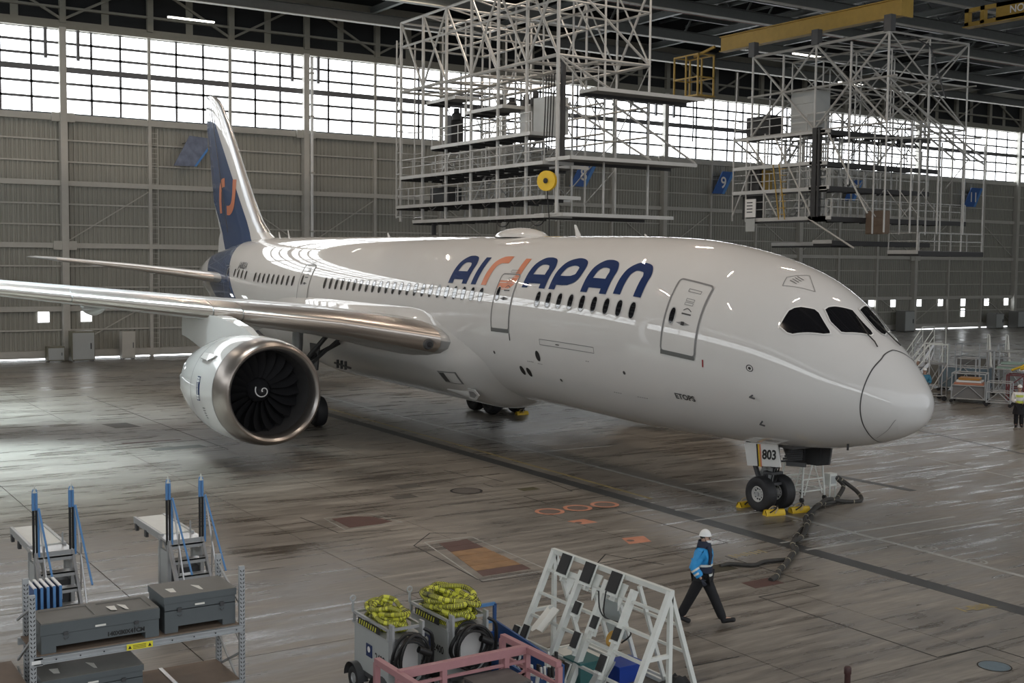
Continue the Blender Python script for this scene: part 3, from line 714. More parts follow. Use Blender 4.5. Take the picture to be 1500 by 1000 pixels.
def itp(x, ys):
    x = min(max(-x, .35), 55.6); X = [-v for v in XS]; k = 0
    while k < len(X)-2 and X[k+1] <= x: k += 1
    h = X[k+1]-X[k]; t = (x-X[k])/h; m = _SL[id(ys)]
    return (2*t**3-3*t*t+1)*ys[k]+(t**3-2*t*t+t)*h*m[k]+(-2*t**3+3*t*t)*ys[k+1]+(t**3-t*t)*h*m[k+1]
def fus(x, th):
    T, B, W, Z = itp(x, ZT), itp(x, ZB), itp(x, HW), itp(x, ZC); s = math.sin(th)
    return V((x, -W*math.cos(th), Z+(T-Z)*s if s > 0 else Z+(Z-B)*s))
def fusn(x, th, off):
    p = fus(x, th); a = fus(x+.02, th)-fus(x-.02, th); b = fus(x, th+.01)-fus(x, th-.01)
    n = a.cross(b).normalized()
    c = V((x, 0, itp(x, ZC)))
    if n.dot(p-c) < 0: n = -n
    return p+n*off
def build_fuselage():
    xs = [-.35-.012*i*i for i in range(1, 10)]+[-1.4-.25*i for i in range(1, 30)]+[-8.6-.65*i for i in range(1, 49)]+[-39.8-.5*i for i in range(1, 32)]+[-55.6]
    xs = sorted({round(x, 3) for x in xs if x >= -55.6}, reverse=True)
    n = 96
    rows = [[fus(x, 2*PI*k/n) for k in range(n)] for x in xs]
    mb = MB().grid(rows, loop=True)
    mb.add([fus(-.351, 0)*0+V((-.35, 0, 3.72))]+rows[0], [(0, 1+k, 1+(k+1) % n) for k in range(n)])
    mb.build('fuselage', M_fus, plane, smooth=True)
    MB().grid([[V((-55.6, -.24*r*math.cos(2*PI*k/24), 5.83+.43*r*math.sin(2*PI*k/24))) for k in range(24)] for r in (1,)]+[[V((-55.9, -.1*math.cos(2*PI*k/24), 5.8+.2*math.sin(2*PI*k/24))) for k in range(24)]], loop=True).disc((-55.88, 0, 5.8), .12, 12, (1, 0, 0)).build('exhaust_cone', gear, plane, smooth=True)
build_fuselage()

def ribbon(pts, w, off=.012, step=.12, closed=False, taper=False):
    """pts in (x, theta); returns an MB ribbon lying on the fuselage"""
    K = 2.93
    P = [V((x, t*K, 0)) for x, t in pts]
    if closed: P.append(P[0])
    D = [P[0]]
    for a, b in zip(P[:-1], P[1:]):
        n = max(1, int((b-a).length/step))
        for i in range(1, n+1): D.append(a.lerp(b, i/n))
    rows = []
    for i, p in enumerate(D):
        a = D[i-1] if i else (D[-2] if closed else D[0]); b = D[i+1] if i < len(D)-1 else (D[1] if closed else D[-1])
        d0 = (p-a).normalized() if (p-a).length > 1e-6 else (b-p).normalized()
        d1 = (b-p).normalized() if (b-p).length > 1e-6 else d0
        t = (d0+d1).normalized(); nn = V((-t.y, t.x, 0)); k = 1/max(.5, nn.dot(V((-d0.y, d0.x, 0))))
        rows.append([p+nn*w*k*s for s in (-.5, -.17, .17, .5)])
    return MB().grid([[fusn(q.x, q.y/K, off) for q in r] for r in rows])
def smooth_path(pts, n=6):
    out = []
    for i in range(len(pts)-1):
        p0 = pts[max(i-1, 0)]; p1 = pts[i]; p2 = pts[i+1]; p3 = pts[min(i+2, len(pts)-1)]
        for k in range(n):
            t = k/n
            out.append(tuple(.5*((2*b)+(-a+c)*t+(2*a-5*b+4*c-d)*t*t+(-a+3*b-3*c+d)*t**3) for a, b, c, d in zip(p0, p1, p2, p3)))
    out.append(pts[-1]); return out
def patch(pts, off, name, m, parent=None, cut=.22, smooth=True):
    K = 2.93; b = bmesh.new()
    f = b.faces.new([b.verts.new((x, t*K, 0)) for x, t in pts]); bmesh.ops.triangulate(b, faces=[f])
    for _ in range(5):
        e = [e for e in b.edges if e.calc_length() > cut]
        if not e: break
        bmesh.ops.subdivide_edges(b, edges=e, cuts=1); bmesh.ops.triangulate(b, faces=b.faces[:])
    for v in b.verts: v.co = fusn(v.co.x, v.co.y/K, off)
    bmesh.ops.recalc_face_normals(b, faces=b.faces)
    me = bpy.data.meshes.new(name); b.to_mesh(me); b.free(); me.materials.append(m)
    me.polygons.foreach_set('use_smooth', [True]*len(me.polygons))
    o = bpy.data.objects.new(name, me); COL.objects.link(o); o.parent = parent or plane
    return o

# titles
def rnd_A(x0, x1, bot=.417):
    return [(x0, bot), (x0, .56)]+smooth_path([(x0+.005, .60), (x0+.07, .705), (x0+.28, .772), (x0+.5, .783)])+smooth_path([(x1-.4, .783), (x1-.14, .76), (x1, .69), (x1, .63)])+[(x1, bot)]
SW = .335
def letter(paths, m):
    mb = MB()
    for i, p in enumerate(paths):
        r = ribbon(p, SW, .012+.001*i); mb.add(r.v, r.f)
    mb.build('title_letter', m, plane, smooth=True)
for x0, x1 in ((-19.4, -18.42), (-14.45, -13.44), (-11.15, -10.2)):
    letter([rnd_A(x0, x1), [(x0, .53), (x1, .53)]], blue)
letter([[(-17.77, .417), (-17.77, .815)]], blue)
letter([[(-17.07, .417), (-17.07, .56)]+smooth_path([(-17.05, .61), (-16.97, .715), (-16.72, .775), (-16.45, .785), (-16.2, .785)])], orange)
letter([[(-15.18, .81), (-15.18, .6)]+smooth_path([(-15.2, .56), (-15.3, .475), (-15.55, .44), (-15.8, .433), (-16.1, .433)])], orange)
letter([[(-12.88, .417), (-12.88, .6)]+smooth_path([(-12.86, .64), (-12.72, .735), (-12.4, .782), (-12.1, .78), (-11.85, .74), (-11.8, .65), (-11.87, .575), (-12.15, .535)])+[(-12.4, .53), (-12.85, .53)]], blue)
letter([rnd_A(-9.55, -8.62, .435)], blue)

# cabin windows and doors
def cabin_window(x, parent=plane, th=.297, hx=.125, ht=.083, off=.008):
    n = 16
    def ring(k): 
        out = []
        for i in range(n):
            a = 2*PI*i/n; c, s = math.cos(a), math.sin(a)
            out.append((x+hx*k*(abs(c)**.8)*(1 if c > 0 else -1), th+ht*(1+(k-1)*.6)*(abs(s)**.75)*(1 if s > 0 else -1)))
        return out
    o = patch(ring(1), off, 'cabin_window', dark, parent, cut=.5)
    MB().grid([[fusn(*q, off+.004) for q in ring(1.0)], [fusn(*q, off+.008) for q in ring(1.22)]], loop=True).build('window_rim', pmat('rim_grey', (.45, .45, .44), .4), o, smooth=True)
WINS = [-8.65-.603*i for i in range(9)]+[-17.05-.607*i for i in range(23)]+[-34.1-.652*i for i in range(9)]+[-40.9-.72*i for i in range(4)]
for x in WINS: cabin_window(x)
def door(xa, xf, t0, t1, wx, rim=greyp, lw=.05, sill=True):
    r = .12; K = 2.93
    base = []
    def cor(cx, ct, a0):
        for i in range(5):
            a = math.radians(a0+i*22.5); base.append((cx+r*math.cos(a), ct+r/K*math.sin(a)))
    cor(xf-r, t1-r/K, 0); cor(xa+r, t1-r/K, 90); cor(xa+r, t0+.02, 180); cor(xf-r, t0+.02, 270)
    d = patch(base, .012, 'cabin_door', white, plane, cut=.3)
    ribbon(base, lw, .02, closed=True).build('door_seam', rim, d, smooth=True)
    if sill: ribbon([(xa, t0-.03), (xf, t0-.03)],   .13, .03).build('door_sill', pmat('sill_dark', (.12, .125, .12), .5), d, smooth=True)
    if wx: cabin_window(wx, d, .325, .1, .08, .02)
    xm = (xa+xf)/2
    patch([(xm-.05, .36), (xm+.3, .36), (xm+.3, .375), (xm-.05, .375)], .022, 'door_stencil', seamm, d)
    ribbon(smooth_path([(xm-.02, .40), (xm+.12, .425), (xm+.28, .40)]), .025, .022).build('door_stencil', seamm, d)
    patch([(xm-.18, .27), (xm+.08, .29), (xm+.36, .27), (xm+.08, .25)], .022, 'door_handle', greyp, d)
    patch([(xm+.02, .27+.018), (xm+.14, .27+.018), (xm+.14, .27-.018), (xm+.02, .27-.018)], .03, 'door_handle', blackp, d)
    ribbon([(xm-.12, .60), (xm+.35, .60), (xm+.35, .63), (xm-.12, .63)], .018, .022, closed=True).build('door_stencil', greyp, d)
    for k in range(2): ribbon([(xm-.05, .5-.04*k), (xm+.25, .5-.04*k), (xm+.25, .525-.04*k), (xm-.05, .525-.04*k)], .015, .022, closed=True).build('door_stencil', greyp, d)
door(-7.25, -5.95, -.01, .72, -6.98, lw=.06)
door(-16.12, -15.0, -.065, .575, -15.93)
door(-33.3, -32.1, -.07, .58, -33.0, sill=True)
ribbon([(-45.3, .42), (-45.1, .15), (-45.3, -.33), (-44.2, -.33), (-44.0, .15), (-44.3, .42)], .04, .015, closed=True).build('door_seam', greyp, plane, smooth=True)
cabin_window(-44.6)

# cockpit windows (both sides)
ck1 = [(-3.604, .575), (-3.6, .80), (-3.53, .87), (-3.42, .93), (-3.13, 1.02), (-3.0, 1.02), (-2.9, .995), (-2.54, .91), (-2.5, .88), (-2.6, .81), (-3.209, .566), (-3.35, .55)]
ck2 = [(-2.985, 1.12), (-2.985, 1.19), (-2.93, 1.28), (-2.72, 1.5), (-2.6, 1.50), (-2.1, 1.5), (-1.98, 1.47), (-1.95, 1.40), (-2.28, 1.07), (-2.36, 1.02), (-2.69, 1.03)]
def mir(pts): return [(x, PI-t) for x, t in pts]
def inset(pts, k):
    cx = sum(p[0] for p in pts)/len(pts); ct = sum(p[1] for p in pts)/len(pts)
    return [(cx+(x-cx)*k, ct+(t-ct)*k) for x, t in pts]
for P in (ck1, ck2, mir(ck1), mir(ck2)):
    o = patch(P, .012, 'cockpit_window', dark, plane, cut=.15)
    ribbon(P, .035, .02, closed=True, step=.08).build('window_rim', pmat('rim_white', (.75, .75, .73), .3), o, smooth=True)
seam = [(-1.5, PI/2), (-1.44, 1.66), (-1.42, 1.45), (-1.42, 1.275), (-1.37, 1.08), (-1.36, .77), (-1.36, .43), (-1.38, .12), (-1.4, -.14), (-1.43, -.51), (-1.46, -.87), (-1.53, -1.24), (-1.62, -PI/2)]
seam = [(-1.47, PI/2)]+seam[3:]
sp = smooth_path(seam, 5)
ribbon(sp, .025, .006).build('radome_seam', seamm, plane); ribbon(mir(sp), .025, .006).build('radome_seam', seamm, plane)
ribbon(smooth_path([(-.75, -.5), (-1.0, -.85), (-1.4, -1.1)]), .015, .008).build('radome_strip', greyp, plane)
# wipers
for sgn in (1, -1):
    f = (lambda p: p) if sgn > 0 else (lambda p: (p[0], PI-p[1]))
    pts = [fusn(*f(q), .06) for q in ((-1.62, 1.25), (-1.75, 1.3), (-1.95, 1.32), (-2.5, 1.43))]
    MB().tube(pts, .018, 5).build('wiper', blackp, plane)
# probes, ports, small marks
def dot(x, t, r, m=blackp, k=1, name='port'):
    patch([(x+r*math.cos(a), t+r*k*math.sin(a)/2.93) for a in [2*PI*i/12 for i in range(12)]], .01, name, m, plane)
dot(-4.13, .018, .11, seamm); dot(-4.13, .018, .08, white, name='port_ring'); dot(-4.13, .018, .045)
for x, t in ((-4.12, -.31), (-4.14, -.68)):
    MB().tube([fusn(x, t, 0), fusn(x, t, .12), fusn(x+.15, t, .14)], .025, 5).build('air_probe', gdark, plane)
MB().tube([fusn(-2.3, -1.22, 0), fusn(-2.3, -1.22, .16)], .03, 5).build('air_probe', blackp, plane)
for x, t in ((-14.4, -.57), (-13.47, -.337), (-14.78, -.56)): dot(x, t, .13, blackp, 1.4)
for x, t in ((-16.2, -.37), (-12.6, -.6), (-9.0, -.35)): dot(x, t, .06, seamm)
ribbon([(-5.66, -.03), (-5.66, -.11)], .05, .012).build('tick_mark', pmat('mark_red', (.3, .02, .02), .5), plane)
ribbon([(-15.0, -.12), (-15.0, -.2)], .05, .012).build('tick_mark', seamm, plane)
ribbon([(-13.2, -.14), (-10.3, -.14), (-10.3, -.2), (-13.2, -.2)], .02, .01, closed=True).build('panel_outline', greyp, plane)
ribbon([(-4.35, 1.2), (-4.2, 1.05), (-3.5, 1.25), (-4.1, 1.45)], .02, .01, closed=True).build('panel_outline', greyp, plane)
for k in range(4): ribbon([(-4.2, 1.18+.04*k), (-3.98, 1.18+.04*k)], .03, .012).build('panel_stencil', seamm, plane)
patch([(-12.3, -.168), (-12.1, -.168), (-12.1, -.178), (-12.3, -.178)], .014, 'latch', seamm)
for x0, t0, n in ((-9.9, -.62, 4), (-8.8, -.62, 5), (-14.2, -.42, 4), (-13.6, -.43, 3), (-10.8, -.3, 2)):
    for k in range(n): ribbon([(x0+.1*k, t0), (x0+.06+.1*k, t0)], .03, .012).build('small_stencil', greyp, plane)
def surf_text(txt, x, t, size, m, sx=1, bold=.01):
    me = text_mesh(txt, size, bold)
    for v in me.vertices: v.co = fusn(x+v.co.x*sx, t+v.co.y/2.93, .012)
    me.materials.clear(); me.materials.append(m); o = bpy.data.objects.new('lettering', me); COL.objects.link(o); o.parent = plane
surf_text('ETOPS', -6.63, -.515, .27, seamm, 1.0)
surf_text('JA803A', -41.95, .46, .58, seamm, .85)

# antennas on the crown
def blade(x, h, c, name='blade_antenna'):
    z = itp(x, ZT)-.03
    MB().grid([[(x+c, 0, z), (x+c*.3, .04, z), (x, 0, z), (x+c*.3, -.04, z)], [(x-h*.25+c*.35, 0, z+h), (x-h*.25+c*.2, .02, z+h), (x-h*.25, 0, z+h), (x-h*.25+c*.2, -.02, z+h)]], loop=True).build(name, white, plane)
blade(-15.3, .42, .35); blade(-42.8, .32, .25); blade(-41.5, .42, .25); blade(-29.8, .2, .3); blade(-11.5, .1, .2)
rows = []
for i in range(13):
    u = i/12; x = -17.3-3.0*u; h = .36*math.sin(PI*min(1, max(0, u)))**.6; w = .75*math.sin(PI*u)**.5+.01
    rows.append([(x, w*math.cos(a), 7.93+max(.02, h)*math.sin(a)) for a in [PI*k/12 for k in range(13)]])
MB().grid(rows).build('antenna_dome', white, plane, smooth=True)

# ------------------------------------------------------------------ wing-body fairing
def sst(v): v = min(1, max(0, v)); return v*v*(3-2*v)
def fair_pt(x, th, extra=0):
    a = math.asin(max(-1, min(1, math.sin(th))))     # mirrored angle, -pi/2 under the belly
    front = -19.9+3.3*sst((.15-a)/.75)+.5*sst((-.9-a)/.6)
    S = sst((front-x)/3.2)*sst((x+38.5)/7)
    D = sst((.1-a)/.42)*(.34+.2*max(0, -math.sin(a))**2)
    bulge = .3*sst((.09-a)/.22)*sst((a+.85)/.6)*sst((-19.3-x)/2.0)*sst((x+37)/7)
    return fusn(x, th, -.03+(D*S+bulge*S)+extra)
def fairing():
    rows = []
    xs = [-15.8-.25*i for i in range(30)]+[-23.3-.7*i for i in range(23)]
    for x in xs:
        rows.append([fair_pt(x, .5-(PI+1.0)*k/60) for k in range(61)])
    MB().grid(rows).build('belly_fairing', white, plane, smooth=True)
fairing()
# vents on the fairing, starboard
def fpatch(x0, x1, t0, t1, off, m, name):
    MB().grid([[fair_pt(x0+(x1-x0)*i/4, t0+(t1-t0)*j/4, off) for j in range(5)] for i in range(5)]).build(name, m, plane, smooth=True)
fpatch(-20.4, -19.1, -.84, -.66, .012, greyp, 'air_inlet'); fpatch(-20.3, -19.2, -.825, -.675, .02, white, 'air_inlet_ramp'); fpatch(-20.32, -19.95, -.82, -.68, .026, seamm, 'air_inlet_throat')
rows = []
for i in range(9):
    u = i/8; x = -21.0+1.9*u; c = fair_pt(x, -1.0, 0); rr_ = .03+.17*u
    rows.append([(x, c.y-rr_*.7*math.cos(a), c.z+rr_*math.sin(a)) for a in [2*PI*k/14 for k in range(14)]])
MB().grid(rows, loop=True).build('inlet_scoop', white, plane, smooth=True)
c = fair_pt(-19.1, -1.0, 0)
MB().prism([(0, -.18), (.45, -.2), (.75, 0), (.5, .2), (0, .2)], .05, frame((c.x-.02, c.y-.16, c.z), (1, 0, 0), (0, -.25, 1))).build('scoop_lip', pmat('light_grey', (.5, .5, .49), .4), plane)
MB().prism([(.1, -.1), (.4, -.12), (.6, 0), (.42, .12), (.1, .12)], .06, frame((c.x-.02, c.y-.165, c.z), (1, 0, 0), (0, -.25, 1))).build('scoop_panel', greyp, plane)

# ------------------------------------------------------------------ wings
def af(n=14, tc=.12):
    xs = [(1-math.cos(PI*i/n))/2 for i in range(n+1)]
    t = lambda x: 5*tc*(.2969*math.sqrt(x)-.126*x-.3516*x*x+.2843*x**3-.1036*x**4)
    cam = lambda x: .02*math.sin(PI*x)
    return [(x, cam(x)+t(x)*.9) for x in reversed(xs)]+[(x, cam(x)-t(x)*1.1) for x in xs[1:-1]]
def loft(secs, side, name, m, parent=plane, sub=1, fn=None):
    rows = []
    S2 = []
    for a, b in zip(secs[:-1], secs[1:]):
        for k in range(sub): S2.append([a[i]+(b[i]-a[i])*k/sub for i in range(6)])
    S2.append(list(secs[-1]))
    for (y, x, z, c, tc, tw) in S2:
        r = []
        for u, v in (fn or af)(tc=tc) if fn is None else fn(tc):
            X = x-u*c; Z = z+v*c-(u-.25)*c*math.tan(tw)
            r.append((X, side*y, Z))
        rows.append(r)
    mb = MB().grid(rows, loop=True)
    n = len(rows[0]); mb.f.append(tuple(range(len(mb.v)-n, len(mb.v))))
    return mb.build(name, m, parent, smooth=True)
WS = [(2.0, -18.6, 3.85, 13.2, .125, .03), (3.1, -19.1, 4.05, 12.2, .12, .03), (6, -21.3, 4.6, 10, .115, .02), (9.9, -24.15, 5.04, 7.75, .11, .01),
      (16.4, -28.75, 5.7, 5.7, .105, 0), (22, -32.7, 6.35, 4.2, .1, 0), (26, -35.6, 6.85, 2.9, .1, 0), (28.6, -38.1, 7.2, 1.7, .1, 0), (30, -39.9, 7.45, .6, .1, 0)]
wingm = pmat('wing_grey', (.4, .405, .4), .35, coat=.4, noise=.06, nscale=.8)
def slat_fn(tc):
    p = [(u, v) for u, v in af(22, tc)]
    up = [q for q in p[:23] if q[0] < .13]; lo = [q for q in p[23:] if q[0] < .07]
    out = [(u*1.0-.004, v*1.0+.003) for u, v in up]+[(u-.004, v-.003) for u, v in lo]
    return out+[(.06, 0)]
for side in (-1, 1):
    w = loft(WS, side, 'wing', wingm, sub=2)
    # bright leading edge slats in separate panels
    br = [3.15, 9.0, 9.9, 14.2, 18.6, 23, 27.5]
    def at(y):
        for a, b in zip(WS[:-1], WS[1:]):
            if a[0] <= y <= b[0]:
                t = (y-a[0])/(b[0]-a[0]); return [a[i]+(b[i]-a[i])*t for i in range(6)]
    for a, b in zip(br[:-1], br[1:]):
        loft([at(a+.02), at((a+b)/2), at(b-.02)], side, 'leading_edge_slat', lipm, w, fn=slat_fn)
    # flap track fairings
    for y, L, s_ in ((6.3, 4.4, .42), (12.3, 3.9, .38), (16.9, 3.2, .32), (21.0, 2.6, .26)):
        S = at(y); xe = S[1]-S[3]
        rows = []
        for i in range(13):
            u = i/12; x = xe+L*.72-L*1.05*u; rr = s_*math.sin(PI*min(.97, max(.03, u)))**.6
            rows.append([(x, side*y+rr*.6*math.cos(a), S[2]-.28-.2*u+rr*math.sin(a)) for a in [2*PI*k/12 for k in range(12)]])
        MB().grid(rows, loop=True).build('flap_fairing', wingm, w, smooth=True)
# root landing light
MB().lathe([(0, .2), (.12, .17), (.14, .0)], frame((-19.28, -3.62, 4.02), (0, 1, 0), (0, 0, 1)), 16).build('landing_light', gdark, plane, smooth=True)
MB().lathe([(0, .11), (.16, .1), (.17, .0)], frame((-19.26, -3.62, 4.02), (0, 1, 0), (0, 0, 1)), 12).build('lamp_lens', dark, plane, smooth=True)

# tailplane
TS = [(1.2, -45.2, 5.55, 6.4, .1, 0), (2.3, -46.0, 5.72, 5.7, .1, 0), (6, -48.85, 6.22, 4.0, .095, 0), (9.6, -51.7, 6.62, 2.5, .09, 0), (10.4, -52.75, 6.7, 1.7, .09, 0), (10.75, -53.6, 6.72, .7, .09, 0)]
for side in (-1, 1):
    st = loft(TS, side, 'tailplane', wingm, sub=2)
    ts2 = [[2.5, -46.12, 5.74, 5.6, .1, 0], [6, -48.82, 6.22, 4.0, .097, 0], [9.6, -51.67, 6.62, 2.5, .093, 0]]
    loft(ts2, side, 'leading_edge_strip', lipm, st, fn=slat_fn)
# fin
def fin():
    secs = [(7.0, -42.2, 10.6), (7.9, -43.4, 9.2), (8.3, -44.4, 7.95), (8.9, -45.4, 7.25), (10.2, -46.75, 6.75), (11.6, -48.0, 5.85), (13.2, -49.35, 4.9), (14.6, -50.6, 4.1), (15.7, -51.7, 3.15), (16.2, -52.4, 2.5), (16.5, -53.1, 1.75), (16.65, -53.9, .9)]
    rows = []
    for z, x, c in secs:
        te = x-c; 
        rows.append([(x-u*c, v*c*.9, z) for u, v in [(u, v) for u, v in af(12, .095 if z < 16 else .07)]])
    # symmetric: rebuild using thickness only
    rows = []
    xs = [(1-math.cos(PI*i/12))/2 for i in range(13)]
    for z, x, c in secs:
        t = lambda u: 5*.1*(.2969*math.sqrt(u)-.126*u-.3516*u*u+.2843*u**3-.1036*u**4)
        rows.append([(x-u*c, t(u)*c, z) for u in reversed(xs)]+[(x-u*c, -t(u)*c, z) for u in xs[1:-1]])
    mb = MB().grid(rows, loop=True); n = len(rows[0]); mb.f.append(tuple(range(len(mb.v)-n, len(mb.v))))
    f = mb.build('tail_fin', M_fin, plane, smooth=True)
    # metal leading edge
    rows = []
    for z, x, c in secs[2:]:
        rows.append([(x-u*c+.02, (t(u)*c+.012)*s_, z) for u, s_ in ((.10, 1), (.06, 1), (.03, 1), (.01, 1), (0, 1), (.01, -1), (.03, -1), (.06, -1), (.10, -1))])
    MB().grid(rows).build('leading_edge_strip', alum, f, smooth=True)
    # rudder hinge line
    MB().beam((-50.0, -.36, 8.3), (-53.4, -.2, 15.9), .03).build('rudder_seam', seamm, f)
    # tail emblem (starboard face)
    def yat(x, z):
        for (z0, x0, c0), (z1, x1, c1) in zip(secs[:-1], secs[1:]):
            if z0 <= z <= z1:
                k = (z-z0)/(z1-z0); X = x0+(x1-x0)*k; c = c0+(c1-c0)*k; u = min(1, max(0, (X-x)/c)); return -(t(u)*c)-.015
        return -.3
    def rib(pts, w):
        P = smooth_path(pts, 6); rows = []
        for i, p in enumerate(P):
            a = P[max(0, i-1)]; b = P[min(len(P)-1, i+1)]; d = V((b[0]-a[0], b[1]-a[1])).normalized(); n = V((-d.y, d.x))*w/2
            rows.append([(p[0]+n.x*s, yat(p[0]+n.x*s, p[1]+n.y*s), p[1]+n.y*s) for s in (-1, 0, 1)])
        MB().grid(rows).build('tail_emblem', orange, f)
    rib([(-51.75, 9.45), (-51.75, 10.2), (-51.65, 10.85), (-51.3, 11.2), (-50.7, 11.25)], .52)
    rib([(-48.95, 11.35), (-49.0, 10.4), (-49.25, 9.85), (-49.75, 9.6), (-50.4, 9.6)], .55)
fin()

# ------------------------------------------------------------------ engines
def engine(side):
    Mx = Matrix(((0, 0, -1, -18.42), (0, 1, 0, side*9.78), (1, 0, 0, 2.63), (0, 0, 0, 1)))   # local a -> -x
    Mx = Mx @ Matrix.Rotation(-.02, 4, 'Y')
    e = MB().lathe([(.9, 1.80), (1.4, 1.835), (2.2, 1.85), (3.2, 1.81), (4.2, 1.68), (5.0, 1.53), (5.6, 1.4)], Mx, 64).build('engine_nacelle', white, plane, smooth=True)
    # chevrons
    mb = MB(); n = 18; vs = []
    for k in range(n*2):
        a = PI*k/n; vs.append((5.6, 1.4, a)); 
    ring0 = [Mx @ V((1.4*math.cos(a), 1.4*math.sin(a), 5.6)) for _, _, a in vs]
    ring1 = [Mx @ V((1.33*math.cos(a), 1.33*math.sin(a), 5.62 if i % 2 else 5.95)) for i, (_, _, a) in enumerate(vs)]
    mb.grid([ring0, ring1], loop=True); mb.build('chevron_nozzle', white, e, smooth=False)
    MB().lathe([(0, 1.54), (-.02, 1.57), (0, 1.61), (.06, 1.655), (.2, 1.71), (.45, 1.76), (.9, 1.80)], Mx, 64).build('inlet_lip', lipe, e, smooth=True)
    MB().lathe([(0, 1.54), (.03, 1.5), (.1, 1.46), (.25, 1.43), (.5, 1.415)], Mx, 64).build('inlet_throat', pmat('throat_metal', (.42, .4, .38), .3, metal=.9), e, smooth=True)
    MB().lathe([(.5, 1.415), (.9, 1.42), (1.5, 1.43), (1.9, 1.43)], Mx, 64).build('inlet_liner', pmat('liner_grey', (.06, .06, .062), .6), e, smooth=True)
    MB().lathe([(1.9, 1.43), (1.95, 0)], Mx, 48).build('fan_backing', roofd, e)
    # fan blades: wide chord, swept
    bl = pmat('fan_blade', (.07, .07, .075), .35, metal=.7)
    for k in range(20):
        a0 = 2*PI*k/20; rows = []
        for i in range(7):
            u = i/6; r = .42+u*1.0; sw = .10*math.sin(u*PI*.9)-.06*u; tw = .32-.2*u; ch = .2+.16*math.sin(u*PI*.6)
            pts = []
            for s_ in (-.5, 0, .5):
                a = a0+sw+s_*ch*math.cos(tw)/max(r, .5)*1.0*side
                pts.append(Mx @ V((r*math.cos(a), r*math.sin(a), 1.5+s_*ch*.9)))
            rows.append(pts)
        MB().grid(rows).build('fan_blade', bl, e, smooth=True)
    MB().lathe([(.95, 0), (.98, .06), (1.08, .16), (1.25, .29), (1.42, .39), (1.6, .43)], Mx, 32).build('spinner', pmat('spinner_dark', (.05, .05, .055), .35, metal=.4), e, smooth=True)
    rows = []
    for i in range(40):
        u = i/39; a = -PI*.6+u*PI*2.3; r = .05+.2*u
        zz = .95+.27*(r/.29)**1.35-.012
        w = .018
        rows.append([Mx @ V(((r-w)*math.cos(a), (r-w)*math.sin(a), zz-.012)), Mx @ V(((r+w)*math.cos(a), (r+w)*math.sin(a), zz))])
    MB().grid(rows).build('spinner_swirl', whitem, e)
    # core nozzle
    MB().lathe([(4.6, 1.0), (5.8, .86), (6.7, .66), (6.75, .6), (5.0, .55)], Mx, 32).build('core_nozzle', gear, e, smooth=True)
    MB().lathe([(6.2, .5), (7.2, .3), (7.6, .04)], Mx, 24).build('exhaust_plug', gdark, e, smooth=True)
    # pylon
    rows = []
    for i in range(11):
        u = i/10; x = -20.0-8.0*u
        top = 4.55+.42*min(1, u*2.4)-.1*u; bot = 4.3 if u < .45 else 4.3-.1*(u-.45)
        bot = 4.0-.5*u*(u < .6) if u < .6 else 3.6+.9*(u-.6)
        if u < .1: top = 4.4+u*2.5
        w = .06+.28*math.sin(PI*min(.95, u+.08))
        y = side*9.78
        rows.append([(x, y-w, bot), (x, y-w, (top+bot)/2), (x, y-w*.7, top), (x, y+w*.7, top), (x, y+w, (top+bot)/2), (x, y+w, bot)])
    mb = MB().grid(rows, loop=True); mb.f.append((0, 1, 2, 3, 4, 5)); mb.build('engine_pylon', white, plane, smooth=True)
    # cowl seam, vents, badge
    for a_, c_ in ((.9, .006), (3.1, .004)):
        MB().lathe([(a_-.012, (1.80 if a_ < 1 else 1.815)+c_), (a_+.012, (1.80 if a_ < 1 else 1.815)+c_+.002)], Mx, 64).build('cowl_seam', greyp, e)
    def cy(a, th, off=.01):
        r = 1.80+(a-.9)*.035 if a < 2.2 else 1.85-(a-2.2)*.04
        return Mx @ V(((r+off)*math.cos(th), (r+off)*math.sin(th), a))
    if side < 0:
        def cpatch(a0, a1, t0, t1, m, name, off=.012):
            n = 10
            return MB().grid([[cy(a0+(a1-a0)*j/3, t0+(t1-t0)*i/n, off) for j in range(4)] for i in range(n+1)]).build(name, m, e, smooth=True)
        T0 = PI+PI/2+.16   # outboard side of the cowl
        b0, b1 = 4.98, 4.54
        cpatch(2.04, 2.36, b0, b1, blue, 'maker_badge'); cpatch(2.07, 2.33, b0-.02, b0-.10, whitem, 'badge_block', .018); cpatch(2.07, 2.33, b1+.02, b1+.1, whitem, 'badge_block', .018)
        cpatch(2.1, 2.3, b0-.03, b0-.09, blue, 'badge_block', .022); cpatch(2.1, 2.3, b1+.03, b1+.09, blue, 'badge_block', .022)
        for txt, tt in (('RR', b0-.06), ('RR', b1+.06), ('ROLLS ROYCE', (b0+b1)/2)):
            me = text_mesh(txt, .13 if txt != 'RR' else .16, .006)
            for v in me.vertices: v.co = cy(2.2-v.co.y, tt-v.co.x/1.82*(.62 if txt != 'RR' else .6), .026)
            me.materials.clear(); me.materials.append(whitem); o = bpy.data.objects.new('lettering', me); COL.objects.link(o); o.parent = e
        for k in range(5): cpatch(1.75+.02*k, 1.98, b1-.12-.05*k, b1-.14-.05*k, seamm, 'caution_stencil')
        MB().prism([(0, 0), (1.3, 0), (1.1, .25), (.3, .3)], .03, frame(Mx @ V((1.2, -1.4, 1.5)), (-1, 0, 0), (0, .6, -.8)) @ Matrix.Rotation(PI/2, 4, 'X')).build('nacelle_chine', white, e)
    # latch line under the cowl
    return e
engine(-1); engine(1)

